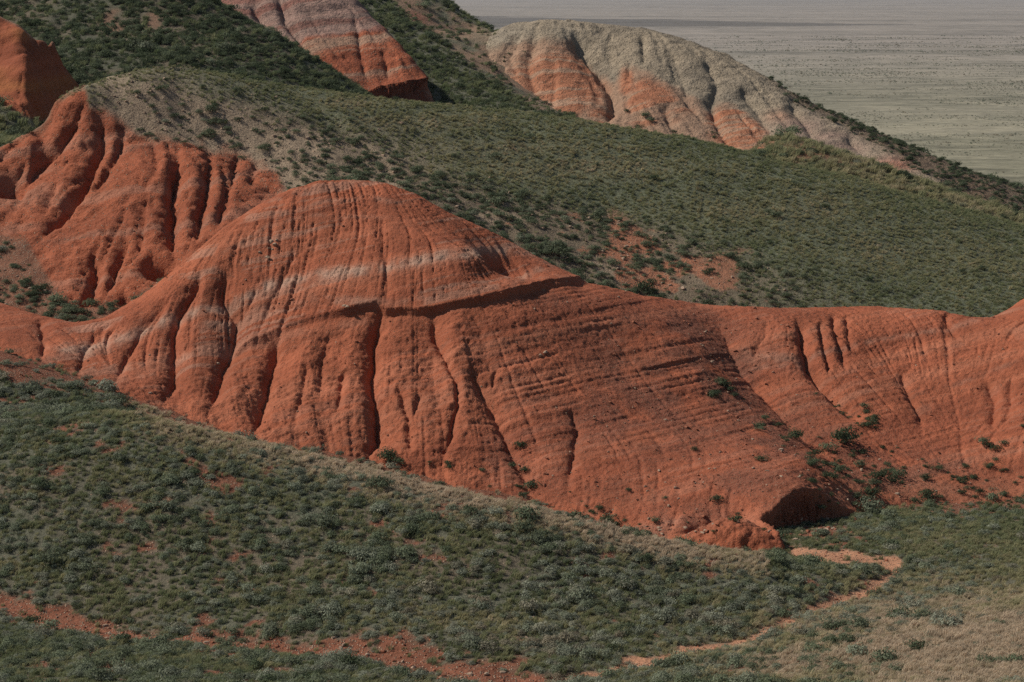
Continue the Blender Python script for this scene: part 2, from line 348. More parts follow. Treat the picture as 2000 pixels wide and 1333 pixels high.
G.Z += -.30 * np.exp(-(dg / 22) ** 2) * ss(1100, 1000, U) - .16 * np.exp(-(dp / 14) ** 2) + .18 * (fbm(G.X * .5, G.Y * .5, 4, 41) - .5) + .06 * (fbm(G.X * 2.2, G.Y * 2.2, 3, 47) - .5) + .16 * gul_m * (fbm(G.X * 1.6, G.Y * 1.6, 3, 43) - .5)
G.build(col, M_SOIL, np.clip(.12 + .5 * bare + .8 * gul_m + .35 * path_m, 0, 1), 'grassy near spur with a red gully and a sandy dry stream path')
G.masks = dict(bare=np.clip(bare + gul_m * 1.1 + path_m * 1.3, 0, 1), cv=crestv, dry=dry, path=path_m, gul=gul_m)

# ------------------------------------------------------------------ the red mound and the red wall to its right
D_CREST = [(-200, 560, 118.5), (0, 590, 117), (80, 615, 116), (150, 630, 115.5), (200, 620, 115.5), (280, 570, 116.3), (360, 505, 117.3), (430, 445, 118.5), (500, 400, 119.5), (560, 370, 120.3), (620, 352, 121), (690, 349, 121.3), (760, 357, 121.3), (820, 380, 121), (880, 415, 120.7), (950, 445, 120.7), (1000, 470, 121), (1070, 510, 121.5), (1130, 540, 122), (1200, 560, 123), (1260, 578, 124), (1400, 597, 125), (1530, 602, 126), (1620, 601, 126.5), (1700, 598, 127), (1850, 607, 127), (1900, 620, 126.7), (1935, 620, 126.7), (1970, 600, 127), (2000, 580, 127.3), (2100, 540, 128), (2250, 520, 129)]
d_pts = [(200, 690, 110.3), (300, 740, 108.5), (450, 740, 108.6), (600, 740, 109), (700, 740, 108.9), (850, 780, 107.8), (1000, 850, 106.2), (1150, 900, 105), (1300, 950, 103), (1420, 985, 101.3), (1500, 900, 105.2),
         (480, 660, 112), (600, 620, 112.6), (740, 590, 112.8), (850, 600, 112.6), (1000, 565, 114.5), (1080, 545, 117.2), (1180, 560, 120),
         (350, 600, 113.5), (500, 540, 115), (600, 480, 116.4), (700, 480, 116), (850, 480, 116), (700, 410, 118.6), (820, 430, 118.4), (950, 500, 116.7), (985, 535, 117.8), (1040, 525, 119),
         (1200, 700, 113.5), (1300, 650, 117), (1250, 800, 110), (1400, 800, 111.5), (1350, 700, 115.5),
         (1400, 640, 121.5), (1450, 720, 118), (1520, 800, 114.5), (1620, 870, 111.5), (1700, 920, 109.5), (1690, 990, 105.3),
         (1550, 660, 120.2), (1580, 740, 117.5), (1520, 700, 119), (1700, 700, 120.2), (1850, 700, 120.4), (2000, 700, 119.5), (1750, 800, 116), (1900, 800, 116.7), (2000, 800, 115.3), (1850, 880, 113), (2000, 880, 112.3), (1900, 950, 109.5), (2000, 955, 109.7),
         (1560, 942, 102.4), (1490, 1000, 100.6), (1640, 980, 103.9), (1600, 920, 105.5), (1430, 1030, 99.2), (1500, 1040, 98.2)]
d_foot = [(-200, 680, 110), (0, 692, 108.5), (200, 775, 106), (400, 832, 105), (550, 862, 104.7), (700, 898, 104.3), (850, 940, 103.3), (1000, 976, 102.3), (1150, 1015, 100.8), (1330, 1058, 98.6), (1450, 1076, 97.6), (1535, 1082, 97.2),
          (1750, 975, 107), (1900, 975, 108), (2050, 970, 108.6), (2250, 960, 109)]
D = Hill('red_mound', (-28, 34.5), (94.5, 133), .058, d_pts, [], D_CREST, foot=d_foot, back=((3, 1.6), (8, 6)), c=1.3, fall=5)
U, V = D.U, D.V; front = D.front()
S = D.Z - .244 * D.X + .20 * (D.Y - 110) + .35 * (fbm(D.X * .12, D.Y * .12, 2, 61) - .5)      # height above the dipping bedding
LEDGE = [(380, 720), (430, 692), (480, 664), (560, 636), (640, 611), (735, 589), (752, 602), (800, 603), (852, 600), (900, 588), (960, 575), (1020, 560), (1080, 547), (1150, 541), (1190, 548), (1260, 575)]
lv = vline(LEDGE, U) + 5 * (fbm(D.X * 1.3, D.Y * .5, 3, 62) - .5); below = V - lv
lw = ss(400, 470, U) * ss(1230, 1120, U) * front
gul = [([(737, 585), (740, 610), (728, 660), (724, 720), (735, 800), (736, 850), (715, 893)], 1.15, 17),
       ([(848, 600), (848, 640), (865, 690), (890, 740), (893, 790), (880, 860), (862, 910)], .42, 7),
       ([(540, 645), (530, 700), (520, 760), (510, 800), (498, 838)], .85, 20),
       ([(400, 515), (389, 542), (350, 612), (340, 647), (338, 700), (340, 738), (315, 775)], .6, 11),
       ([(445, 500), (438, 532), (434, 577), (459, 619), (455, 672), (431, 721), (406, 800)], .75, 18),
       ([(330, 570), (315, 595), (287, 626), (259, 675), (224, 745)], .32, 8),
       ([(575, 500), (557, 539), (525, 598), (511, 640)], .16, 6), ([(740, 420), (748, 470), (752, 510), (758, 553), (753, 605)], .18, 6),
       ([(500, 560), (480, 610), (468, 650)], .2, 8),
       ([(915, 700), (930, 738), (955, 780), (983, 833), (1000, 871), (1025, 920), (1035, 975)], .5, 16), ([(970, 715), (967, 735), (958, 777)], .22, 6),
       ([(776, 740), (790, 790), (800, 815), (800, 890)], .26, 9), ([(818, 765), (815, 790), (808, 830)], .24, 7),
       ([(1115, 785), (1119, 798), (1130, 833), (1123, 878), (1108, 945)], .3, 10), ([(668, 715), (664, 745), (658, 800)], .3, 8), ([(600, 700), (590, 760), (575, 830)], .22, 9),
       ([(640, 640), (630, 700), (625, 760)], .18, 7), ([(1325, 1050), (1350, 1028), (1385, 1014), (1440, 1004), (1480, 1016), (1515, 1050)], .45, 7), ([(190, 640), (170, 680), (150, 730)], .25, 8), ([(75, 620), (88, 660), (80, 700)], .3, 9),
       ([(1550, 615), (1566, 640), (1577, 682), (1580, 710), (1605, 742), (1650, 787), (1690, 825)], .75, 12),
       ([(1603, 622), (1605, 640), (1615, 689), (1622, 735)], .28, 6), ([(1628, 608), (1630, 630), (1643, 682), (1650, 720)], .28, 5), ([(1652, 612), (1656, 640), (1664, 690)], .2, 5),
       ([(1755, 720), (1766, 745), (1797, 808), (1800, 840)], .3, 9), ([(1925, 740), (1937, 780), (1938, 835)], .35, 8), ([(1843, 608), (1850, 625), (1866, 660)], .3, 7), ([(1975, 730), (1970, 794), (1960, 830)], .18, 6),
       ([(1390, 612), (1420, 660), (1445, 715), (1500, 775), (1570, 850), (1660, 915)], .35, 16), ([(1500, 620), (1490, 660), (1470, 700)], .15, 10)]
gd = D.gullies(gul, front)
fine = D.lic(22, 0, 5, 3); med = D.lic(60, 1, 6, 5); long_ = D.lic(60, 0, 8, 4)
dome = ss(12, -25, below) * ss(60, 200, U) * ss(1130, 980, U)
rill_w = np.clip(.35 + .65 * dome + .6 * blobs(U, V, [(1750, 660, 220, 70, 1.)]), 0, 1) * (1 - .75 * blobs(U, V, [(1330, 800, 230, 170, 1.)]))
low_w = ss(0, 60, below) * ss(1080, 950, U)
rill = -.055 * ss(.4, 1.8, fine) * rill_w - .15 * ss(1.0, 1.55, long_) * np.clip(rill_w + .2 * low_w - .15, 0, 1) - .13 * ss(1.15, 2.0, med) * (.3 + .5 * rill_w + .12 * low_w)
rill = (.5 * rill + .5 * blur(rill, 1)) * 1.15
lic3 = D.lic(90, 9, 7, 9)
ribs = -.22 * np.clip(lic3, -1.4, 2) * ss(0, 50, below) * ss(1000, 850, U) * ss(150, 300, U)
st = np.zeros_like(S)
for k, (fq, am, sd_) in enumerate([(1.2, .055, 71), (3.1, .05, 72), (7.0, .038, 73)]):
    t = vn(S * fq + .25 * fbm(D.X * .9, D.Y * .9, 2, 74), D.X * .09, sd_); st += am * (ss(.42, .58, t) - .5) * (.4 + 1.0 * ss(.36, .64, fbm(D.X * .5, D.Y * .5, 3, sd_ + 9)))
st_w = np.clip(.22 + blobs(U, V, [(1200, 760, 330, 170, 1.3), (1330, 880, 260, 90, 1.1), (1800, 830, 200, 80, .8), (1350, 640, 120, 60, .8), (1520, 740, 70, 60, .7), (1420, 1035, 90, 30, 1.5), (1800, 680, 300, 30, .5)]), 0, 1.2)
ledge = lw * np.where(below < 0, .10 * np.exp(below / 14), -.27 * ss(-1, 9, below) * np.exp(-np.maximum(below, 0) / 60)) * np.interp(U, [400, 640, 735, 860, 1000, 1200], [.5, .6, .9, .75, 1.15, .9]) * (.45 + 1.1 * fbm(D.X * .8, D.Y * .2, 3, 63))
lumpw = ss(0, 60, below) * ss(1000, 880, U) + .35
lumpw = lumpw + 3.4 * blobs(U, V, [(1440, 1050, 90, 28, 1.), (1560, 960, 80, 20, .4)]); lump = lumpw * (.17 * (fbm(D.X * 2.1, D.Y * 2.1 + D.Z, 5, 81, .68) - .5)) + .10 * (fbm(D.X * 5, D.Y * 5, 3, 85, .7) - .5) * (.45 + .55 * ss(-10, 40, below))
hollow = -.42 * blobs(U, V, [(955, 528, 48, 22, 1.)]) * front
disp = .75 * blobs(U, V, [(1430, 1050, 60, 26, 1.)]) * front + gd + (rill + .8 * ribs + .72 * st * st_w) * front + ledge + lump + hollow
D.displace(disp, 3)
# the undercut bank at the right toe of the mound
Q = [W(1540, 1077, 97.2), W(1516, 1056, 98.6), W(1492, 1034, 99.7), W(1545, 1026, 101.2), W(1610, 1018, 102.8), W(1668, 1007, 104.0), W(1760, 1010, 101), W(1700, 1090, 94), W(1560, 1100, 94)]
Qp = [(a, b) for a, b, _ in Q]
wx = D.DX; wy = D.DY + 1.5 * (fbm(D.DX * .55, D.DX * 0 + 3, 3, 95) - .5)
cut = blur(in_poly(wx, wy, Qp).astype(np.float32), 5); cut = ss(.22, .72, cut + .8 * (fbm(D.DX * 1.1, D.DY * 1.1, 5, 97, .68) - .5) * ss(.02, .2, cut) * ss(.98, .8, cut))
D.DZ = D.DZ + cut * np.minimum(CAM_H - 23.8 - D.DZ, 0)
wz = np.exp(-((cut - .5) / .28) ** 2); lay = (vn(D.DZ * 3.2, D.DX * .15, 98) - .5) * .5 + .35 * (fbm(D.DX * 2.2, D.DZ * 2.2, 4, 99, .65) - .5)
D.DX = D.DX + .52 * wz * lay; D.DY = D.DY - .86 * wz * lay
# colour: beds, pale bands, scree
col = solid(D.Z.shape, RED)
bt = fbm(S * 1.6, D.X * .05, 3, 75); col = mix(col, RED_D, ss(.5, .8, bt) * .55); col = mix(col, RED_L, ss(.5, .2, bt) * .5)
WB = [(100, 690), (180, 678), (250, 655), (300, 632), (380, 606), (470, 588), (520, 560), (600, 538), (700, 528), (800, 515), (900, 495), (1000, 488), (1060, 492), (1100, 510)]
def band(L, th, soft, seed, amt):
    L = np.array(L, float); c = np.interp(U, L[:, 0], L[:, 1]) + 10 * (fbm(D.X * .8, D.Y * .3, 3, seed) - .5)
    e = ss(L[0, 0] - 30, L[0, 0] + 40, U) * ss(L[-1, 0] + 30, L[-1, 0] - 40, U)
    n = fbm(D.X * 2.3, D.Z * 1.2 + D.Y, 4, seed + 1)
    return amt * e * np.clip(np.exp(-np.abs((V - c) / th) ** soft) * (2.6 * n - .55), 0, 1) * front
wb = band(WB, 10, 2, 101, .9)
for L, th, am in [([(480, 470), (560, 415), (640, 392), (720, 385), (800, 400)], 5, .35), ([(380, 640), (480, 610), (560, 590), (640, 585), (760, 592)], 9, .4), ([(760, 600), (860, 570), (950, 550), (1000, 545)], 7, .35), ([(430, 500), (520, 440), (600, 420), (760, 425)], 4, .25),
                  ([(1440, 690), (1500, 700), (1570, 705)], 16, .45), ([(1440, 720), (1520, 715), (1600, 685), (1700, 670), (1850, 640), (2000, 600)], 5, .3), ([(190, 760), (330, 700), (420, 680)], 20, .18), ([(60, 640), (90, 670), (110, 690)], 6, .3), ([(380, 540), (420, 520), (440, 530)], 5, .4), ([(1000, 560), (1050, 520), (1090, 512)], 10, .45),
                  ([(1230, 1045), (1330, 1020), (1430, 1015), (1480, 1025)], 16, .3), ([(1850, 760), (2000, 700)], 5, .2)]:
    wb = np.maximum(wb, band(L, th, 2, int(am * 1000) + L[0][0], am))
col = mix(col, PINK, wb)
thin = np.maximum(ss(.66, .72, vn(S * 4.2, D.X * .06, 77)), .8 * ss(.7, .76, vn(S * 9.0, D.X * .08, 79))) * ss(.40, .58, fbm(D.X * .8, D.Y * .4, 4, 78, .6)) * front * np.clip(.35 + dome + .5 * blobs(U, V, [(250, 680, 160, 70, 1.)]), 0, 1)
col = mix(col, PINK, thin * .4)
scree = np.clip(blobs(U, V, [(1290, 760, 190, 150, .9), (1560, 985, 80, 50, .8), (1420, 730, 110, 110, 1), (1330, 640, 140, 50, .8), (1500, 850, 110, 70, .9), (1620, 900, 130, 50, .8), (1450, 930, 150, 50, .8), (1200, 940, 170, 60, .5), (1000, 900, 50, 80, .6), (1750, 930, 200, 50, .8), (1350, 1010, 100, 40, .8), (1100, 580, 90, 25, .6)]), 0, 1) * ss(.25, .6, fbm(D.X * .7, D.Y * .7, 4, 111))
col = mix(col, np.array([.20, .078, .05]), scree * .9)
apron = blobs(U, V, [(1850, 960, 260, 28, .55), (1680, 960, 100, 40, .4)]); col = mix(col, SAND * .8, np.clip(apron, 0, 1) * .4)
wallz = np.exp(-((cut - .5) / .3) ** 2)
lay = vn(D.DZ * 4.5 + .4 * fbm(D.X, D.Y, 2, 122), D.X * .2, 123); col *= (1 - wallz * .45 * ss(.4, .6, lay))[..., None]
col *= (.72 + .56 * fbm(D.X * .7, D.Y * .7 + D.Z * .5, 5, 121, .62))[..., None]
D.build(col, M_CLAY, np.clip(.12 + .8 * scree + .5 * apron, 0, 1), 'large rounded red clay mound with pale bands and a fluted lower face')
D.masks = dict(scree=scree)

# ------------------------------------------------------------------ middle hill: fluted red face at left, grassy ridge to the right
E_CREST = [(-200, 400, 138), (0, 283, 140), (50, 262, 141), (88, 232, 142), (101, 200, 142.5), (120, 184, 143), (154, 168, 144), (196, 149, 145.5), (266, 135, 147), (315, 130, 148), (385, 135, 149), (438, 143, 150), (507, 157, 151), (600, 176, 152.5), (700, 189, 154), (780, 198, 155), (860, 207, 156), (930, 212, 157), (1035, 220, 158), (1140, 235, 159), (1250, 254, 160), (1350, 271, 161), (1454, 296, 161.5), (1545, 319, 162), (1650, 343, 163), (1800, 384, 164), (2000, 441, 165), (2250, 510, 166)]
e_pts = [(300, 270, 141), (450, 300, 141.5), (550, 300, 142.5), (640, 320, 142.5), (800, 300, 146.5), (1000, 350, 146.5), (800, 370, 140), (1000, 440, 139.5), (1200, 400, 146.5), (1200, 540, 136.5), (1400, 450, 145), (1400, 580, 136), (1600, 480, 145), (1600, 590, 137), (1800, 530, 145), (1900, 610, 139), (2000, 520, 149), (2000, 590, 142), (2250, 640, 140),
         (0, 480, 131), (50, 560, 126), (150, 610, 123), (230, 605, 123), (120, 540, 127), (240, 580, 124.8), (330, 515, 127.5), (400, 480, 129), (200, 450, 131), (300, 400, 133.5), (300, 340, 136), (200, 210, 142), (200, 330, 137), (100, 300, 139.5), (0, 380, 135.5), (450, 400, 134), (380, 300, 139), (520, 370, 137.5), (-200, 520, 130)]
e_hid = [(u, 116, -20.5) for u in (0, 500)] + [(u, 116, -29) for u in (1000, 1500, 2200)] + [(u, 124, -26) for u in (1300, 1700, 2100)] + [(600, 128, -16.5), (900, 128, -18), (1200, 128, -20.5), (1600, 130, -22), (2000, 131, -23)]
E = Hill('middle_hill', (-38, 42), (115, 178), .15, e_pts, e_hid, E_CREST, c=1.6, fall=6)
U, V = E.U, E.V; front = E.front()
egul = [([(175, 170), (170, 185), (147, 245), (116, 284), (70, 333), (40, 365)], .75, 11), ([(215, 200), (210, 220), (196, 280), (175, 322), (154, 368), (123, 410), (77, 463)], 1.2, 14),
        ([(250, 230), (245, 250), (224, 305), (189, 350), (164, 372)], .7, 10), ([(300, 255), (301, 270), (305, 320), (300, 350)], .4, 8),
        ([(352, 255), (350, 275), (347, 315), (336, 378), (333, 438), (338, 500)], 1.2, 14), ([(410, 268), (410, 285), (413, 315), (403, 368), (389, 420), (383, 470)], .95, 11), ([(430, 300), (434, 322), (448, 368), (434, 413), (420, 450)], .6, 8), ([(468, 280), (466, 295), (455, 350), (440, 390)], .5, 8), ([(508, 300), (490, 360)], .4, 9), ([(245, 440), (240, 480), (224, 525), (218, 570)], .7, 10), ([(185, 470), (182, 510), (180, 560), (160, 600)], 1.0, 12), ([(285, 380), (280, 440), (270, 490)], .4, 9), ([(110, 340), (95, 390), (80, 420)], .4, 10), ([(60, 300), (40, 330), (10, 350)], .4, 10)]
top_red = vline([(-200, 300), (0, 270), (100, 190), (165, 168), (175, 205), (205, 210), (245, 240), (270, 260), (310, 262), (340, 272), (370, 278), (395, 272), (420, 288), (440, 284), (470, 296), (500, 318), (540, 335), (580, 395), (640, 420)], U) + 26 * (fbm(E.X * 1.3, E.Y * 1.3, 3, 131) - .5)
bot_red = vline([(-200, 470), (0, 462), (50, 470), (120, 590), (160, 608), (240, 600), (340, 540), (560, 420), (600, 400)], U)
red = ss(-14, 16, V - top_red + 12 * (fbm(E.X * 2, E.Y * 2, 3, 134) - .5)) * ss(8, -14, V - bot_red - 8 * (fbm(E.X, E.Y, 3, 132) - .5)) * ss(585, 545, U) * front
talus = ss(600, 520, U) * ss(-30, 10, V - bot_red) * front
gd = .95 * E.gullies([(a_, b_, c_ * .8) for a_, b_, c_ in egul], front * ss(620, 540, U), .4); f1 = E.lic(22, 1, 15, 4); f2 = E.lic(40, 4, 16, 5); f3 = E.lic(40, 0, 17, 4)
redw = blur(red.astype(np.float32), 2)
disp = gd * (.3 + .7 * redw) + redw * (-.15 * ss(.9, 1.8, f1) - .16 * ss(.9, 1.5, f3) - .22 * ss(.7, 2, f2) + .55 * (fbm(E.X * 1.5, E.Y * 1.5 + E.Z, 5, 133, .7) - .5))
disp += -1.6 * blobs(U, V, [(308, 520, 30, 16, 1.), (242, 581, 9, 8, .7), (15, 355, 26, 18, .9)]) * front
veg_b = ss(.25, .6, fbm(E.X * .25, E.Y * .25, 3, 135))
disp += (1 - redw) * (.35 * (fbm(E.X * .35, E.Y * .35, 4, 136) - .5) + .10 * (fbm(E.X * 1.6, E.Y * 1.6, 3, 137) - .5) - .10 * np.clip(f2, -1, 2) * ss(1300, 900, U))
E.displace(disp, 2)
edge = vline([(200, 200), (330, 160), (450, 205), (560, 225), (700, 270), (850, 330), (1000, 380), (1200, 420), (1400, 480), (1550, 530), (1700, 575), (2000, 640)], U) + 20 * (fbm(E.X * .3, E.Y * .3, 3, 138) - .5)
stony = ss(-25, 35, V - edge) * ss(1750, 1300, U)        # lower stony belt with bushes
pale_top = blobs(U, V, [(300, 205, 110, 70, 1.), (430, 250, 120, 60, 1.), (540, 330, 80, 60, .9), (230, 165, 60, 40, .9), (700, 300, 150, 40, .6)])
bare_r = ss(.52, .64, fbm(E.X * .8, E.Y * .8, 5, 139, .65) * .75 - .08 + blobs(U, V, [(1230, 480, 90, 45, .45), (1270, 540, 80, 45, .48), (1400, 530, 75, 55, .46), (1440, 490, 60, 25, .35), (1170, 440, 130, 40, .28), (60, 590, 150, 30, .2), (990, 420, 100, 40, .16)]))
pale_b = ss(.52, .7, fbm(E.X * .4 + 7, E.Y * .4, 4, 140) * .75 + .28 * pale_top + .10 * stony)
col = solid(E.Z.shape, np.array([.130, .138, .086])); yel = blobs(U, V, [(820, 240, 200, 22, .8), (1100, 330, 260, 26, .8), (1480, 410, 200, 30, .6), (1850, 500, 250, 50, .3), (700, 205, 120, 14, .8), (1000, 290, 200, 22, .7)])
col = mix(col, [.165, .150, .085], yel * .7); col = mix(col, SOIL_B, stony * .75)
col = mix(col, BUFF * 1.15, np.clip(pale_b * stony + pale_top * 1.1, 0, 1) * .9); col = mix(col, np.array([.36, .145, .08]), bare_r * np.maximum(stony, .4) * .92)
S2 = E.Z - .12 * E.X; bt = fbm(S2 * 1.5, E.X * .05, 3, 142)
rc = solid(E.Z.shape, RED * .92); rc = mix(rc, RED_D, ss(.5, .8, bt) * .5); rc = mix(rc, PINK, ss(.6, .8, vn(S2 * 2.6, E.X * .1, 143)) * .25)
rc = mix(rc, RED_D * .9, talus * .5)
col = mix(mix(col, SOIL_R * .9, talus * .8), rc, red)
col *= (.82 + .36 * fbm(E.X * .9, E.Y * .9, 4, 145))[..., None]
E.build(col, M_SOIL, np.clip(.55 * stony + .5 * pale_top + .3 * talus + .12 - .5 * red, 0, 1), 'long middle hill, red fluted face at one end and green grassy ridge')
E.masks = dict(red=red, stony=stony, pale=np.clip(pale_top + pale_b * stony * .5, 0, 1), bare=bare_r * np.maximum(stony, .3), yel=yel, talus=talus, edge=edge)

# ------------------------------------------------------------------ red crag at far left
J_CREST = [(-250, -40, 168), (-100, 0, 167), (0, 28, 165), (40, 50, 163.5), (62, 70, 163), (105, 82, 167), (118, 105, 168), (135, 138, 169), (150, 162, 169.5)]
J = Hill('red_crag', (-52, -24), (135, 178), .13, [(0, 110, 162), (30, 110, 161), (58, 110, 160.3), (58, 150, 159), (57, 195, 157.6), (30, 190, 158), (0, 190, 158.5), (80, 130, 162.4), (100, 140, 164.2), (85, 190, 160.3), (110, 185, 163.2), (128, 190, 165.5), (100, 110, 165.2), (-200, 100, 163), (-200, 190, 158)], [(0, 142, -9.85), (-200, 142, -9.9), (90, 142, -10.5), (0, 135.5, -14), (-250, 135.5, -14), (130, 135.5, -14), (150, 150, -9.5), (300, 158, -10), (300, 166, -12), (240, 172, -12)],
         J_CREST, foot=[(62, 232, 156.6), (100, 225, 161), (135, 195, 166), (0, 215, 156.5), (-200, 200, 156)], c=.35, fall=2)
U, V = J.U, J.V
S3 = J.Z - .15 * J.X; f1 = J.lic(16, 1, 25, 3); apr = ss(-4, 8, V - vline([(-200, 190), (0, 200), (40, 222), (80, 236), (200, 200)], U))
J.displace((1 - apr) * (-.12 * ss(.5, 2, f1) + .35 * (fbm(J.X * .9, J.Z * .9 + J.Y, 4, 152) - .5) ), 2)
col = solid(J.Z.shape, RED * .9); col = mix(col, np.array([.38, .15, .055]), ss(.4, .7, fbm(J.X * .4, J.Z * .9, 3, 153)) * .6); col = mix(col, RED_D * .8, ss(.5, .75, fbm(S3 * 1.3, J.X * .05, 2, 154)) * .6)
cap = ss(9, 2, V - np.interp(U, [a for a, _, _ in J_CREST], [b for _, b, _ in J_CREST])) * (U > -20) * ss(115, 95, U); col = mix(col, BUFF, cap * .7)
col = mix(col, SOIL_G, apr * ss(.2, .5, fbm(J.X * .5, J.Y * .5, 3, 155) + .15))
J.build(col, M_CLAY, np.clip(apr * .3 + cap * .5, 0, 1), 'broken red crag with a dark shaded side at the edge of the scrub slope'); J.masks = dict(apr=apr)

# ------------------------------------------------------------------ dark scrub slope behind
F_CREST = [(300, -70, 207), (420, -2, 208), (480, 35, 207), (560, 85, 205), (640, 130, 203), (720, 187, 200), (800, 240, 197)]
FH = Hill('scrub_slope', (-60, 5), (164, 226), .3, [(400, 130, 184), (200, 130, 183), (0, 100, 187), (200, 50, 196), (0, 0, 206), (-200, -50, 214), (-200, 150, 184), (200, -30, 212), (600, 160, 190), (-200, 60, 195)], [(0, 165, -9), (400, 165, -10.5), (800, 165, -13), (800, 180, -12.5), (1000, 190, -16), (-300, 168, -9), (-300, 228, 4), (100, 228, 3), (300, 222, 1)], F_CREST, c=2.5, fall=8)
U, V = FH.U, FH.V; f1 = FH.lic(20, 2, 35, 4); front = FH.front()
FH.displace(-.3 * ss(.3, 2, f1) + .6 * (fbm(FH.X * .25, FH.Y * .25, 4, 161) - .5), 2)
bare = ss(.5, .62, fbm(FH.X * .35, FH.Y * .35, 4, 162) * .55 + blobs(U, V, [(220, 40, 35, 50, .33), (110, 20, 20, 30, .3), (300, 30, 25, 40, .28), (260, 90, 40, 40, .2)]) + .22 * np.exp(-np.abs(V - vline([(a, b) for a, b, _ in F_CREST], U)) / 9))
col = mix(mix(solid(FH.Z.shape, SOIL_G * .75), SOIL_B * .8, ss(.4, .6, fbm(FH.X * .2, FH.Y * .2, 3, 163)) * .5), [.22, .125, .08], bare * .85)
FH.build(col, M_SOIL, np.clip(.1 + bare * .5, 0, 1), 'dark scrub covered slope behind the middle hill'); FH.masks = dict(bare=bare)

# ------------------------------------------------------------------ red and white banded hill
G_CREST = [(380, -70, 254), (560, -60, 254), (640, -40, 252), (700, -2, 250), (740, 40, 248), (790, 90, 244), (830, 140, 240), (848, 175, 238), (860, 208, 236)]
GH = Hill('banded_hill', (-40, 2), (218, 262), .16, [(500, 0, 245), (560, 40, 242), (600, 90, 238), (700, 100, 239.5), (750, 150, 236.5), (640, 140, 234), (740, 185, 233), (800, 195, 233), (640, 40, 243.5), (700, 50, 243.5), (430, 0, 246), (520, 70, 238)], [(860, 228, -13.5), (500, 224, -9), (700, 224, -12.5), (950, 232, -14.5), (1050, 240, -16), (950, 250, -16), (300, 224, -6), (300, 262, 1)], G_CREST, c=1.2, fall=6)
U, V = GH.U, GH.V; front = GH.front(); f1 = GH.lic(24, 1, 45, 3); f2 = GH.lic(40, 3, 46, 5)
S4 = GH.Z - .10 * GH.X + .4 * (fbm(GH.X * .15, GH.Y * .15, 2, 171) - .5)
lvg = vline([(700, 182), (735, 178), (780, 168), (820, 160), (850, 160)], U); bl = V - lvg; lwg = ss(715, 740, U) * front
gd = GH.gullies([([(540, -20), (560, 40), (600, 90), (640, 130)], .8, 9), ([(690, 20), (700, 60), (705, 110), (720, 160)], .35, 5), ([(745, 90), (755, 120), (760, 160)], .5, 6), ([(480, 0), (540, 60), (600, 110)], .8, 8)], front)
GH.displace(gd + front * (-.10 * ss(.5, 2, f1) - .2 * ss(.5, 2, f2) + .25 * (vn(S4 * 1.6, GH.X * .05, 172) - .5)) + lwg * np.where(bl < 0, .5 * np.exp(bl / 8), -.9) + .2 * (fbm(GH.X, GH.Y, 3, 173) - .5), 2)
upper = ss(.42, .6, (vline([(400, 60), (560, 80), (640, 70), (700, 62), (760, 60)], U) + 18 * (fbm(GH.X * .4, GH.Y * .4, 3, 174) - .5) - V) / 60 + .5)
col = solid(GH.Z.shape, RED * .95); t = fbm(S4 * 1.1, GH.X * .06, 3, 175); col = mix(col, np.array([.38, .25, .17]), ss(.52, .66, t) * .8); col = mix(col, RED_D, ss(.45, .3, t) * .5)
col = mix(col, mix(solid(GH.Z.shape, np.array([.33, .22, .175])), np.array([.26, .13, .10]), ss(.45, .6, fbm(S4 * 1.7, GH.X * .1, 3, 176))), upper * .9)
tal = ss(0, 25, V - vline([(400, 0), (480, 30), (600, 100), (700, 155), (735, 182), (760, 300)], U)) * ss(735, 720, U); col = mix(col, np.array([.27, .14, .09]), tal)
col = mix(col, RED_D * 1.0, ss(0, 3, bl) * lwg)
col *= (.8 + .4 * fbm(GH.X * .7, GH.Y * .7 + GH.Z, 4, 177))[..., None]
GH.build(col, M_FAR, .15 + .3 * tal, 'steep hill banded red and white with a dark undercut base')

# ------------------------------------------------------------------ green slope behind it
H_CREST = [(600, -90, 296), (760, -62, 294), (870, -2, 288), (905, 22, 285), (930, 38, 282), (962, 57, 277), (1000, 78, 270)]
HH = Hill('green_slope', (-36, 10), (234, 305), .35, [(740, 0, 278), (760, 20, 275), (850, 100, 262), (900, 60, 276), (950, 130, 260), (900, 180, 249), (1000, 200, 246), (1060, 222, 243), (870, 205, 245), (800, 100, 260), (820, 40, 274)], [(860, 234, -13.5), (1100, 238, -14.5), (1200, 236, -16), (1200, 260, -17), (500, 240, -9), (500, 305, 3), (1100, 290, -20)], H_CREST, c=2.5, fall=8)
U, V = HH.U, HH.V; HH.displace(.7 * (fbm(HH.X * .25, HH.Y * .25, 4, 181) - .5), 1)
bel = vline([(720, -60), (780, 15), (850, 70), (900, 110), (950, 145), (1000, 180), (1070, 225)], U)
bel2 = vline([(720, -130), (800, -30), (880, 15), (930, 42), (970, 60), (1070, 120)], U)
belt = ss(-12, 6, bel - V) * ss(-6, 8, V - bel2 - 6) 
col = mix(mix(solid(HH.Z.shape, SOIL_G * .95), [.25, .165, .11], belt * ss(.35, .55, fbm(HH.X * .4, HH.Y * .4, 4, 182))), BUFF * .9, belt * ss(.5, .7, fbm(HH.X * .3, HH.Y * .3, 3, 183)))
col = mix(col, np.array([.26, .10, .065]), blobs(U, V, [(810, 45, 28, 24, .9), (830, 75, 30, 20, .6)]) * belt)
HH.build(col, M_SOIL, .1 + .5 * belt, 'green slope with a bare stony belt running down to the pale hill'); HH.masks = dict(belt=belt)

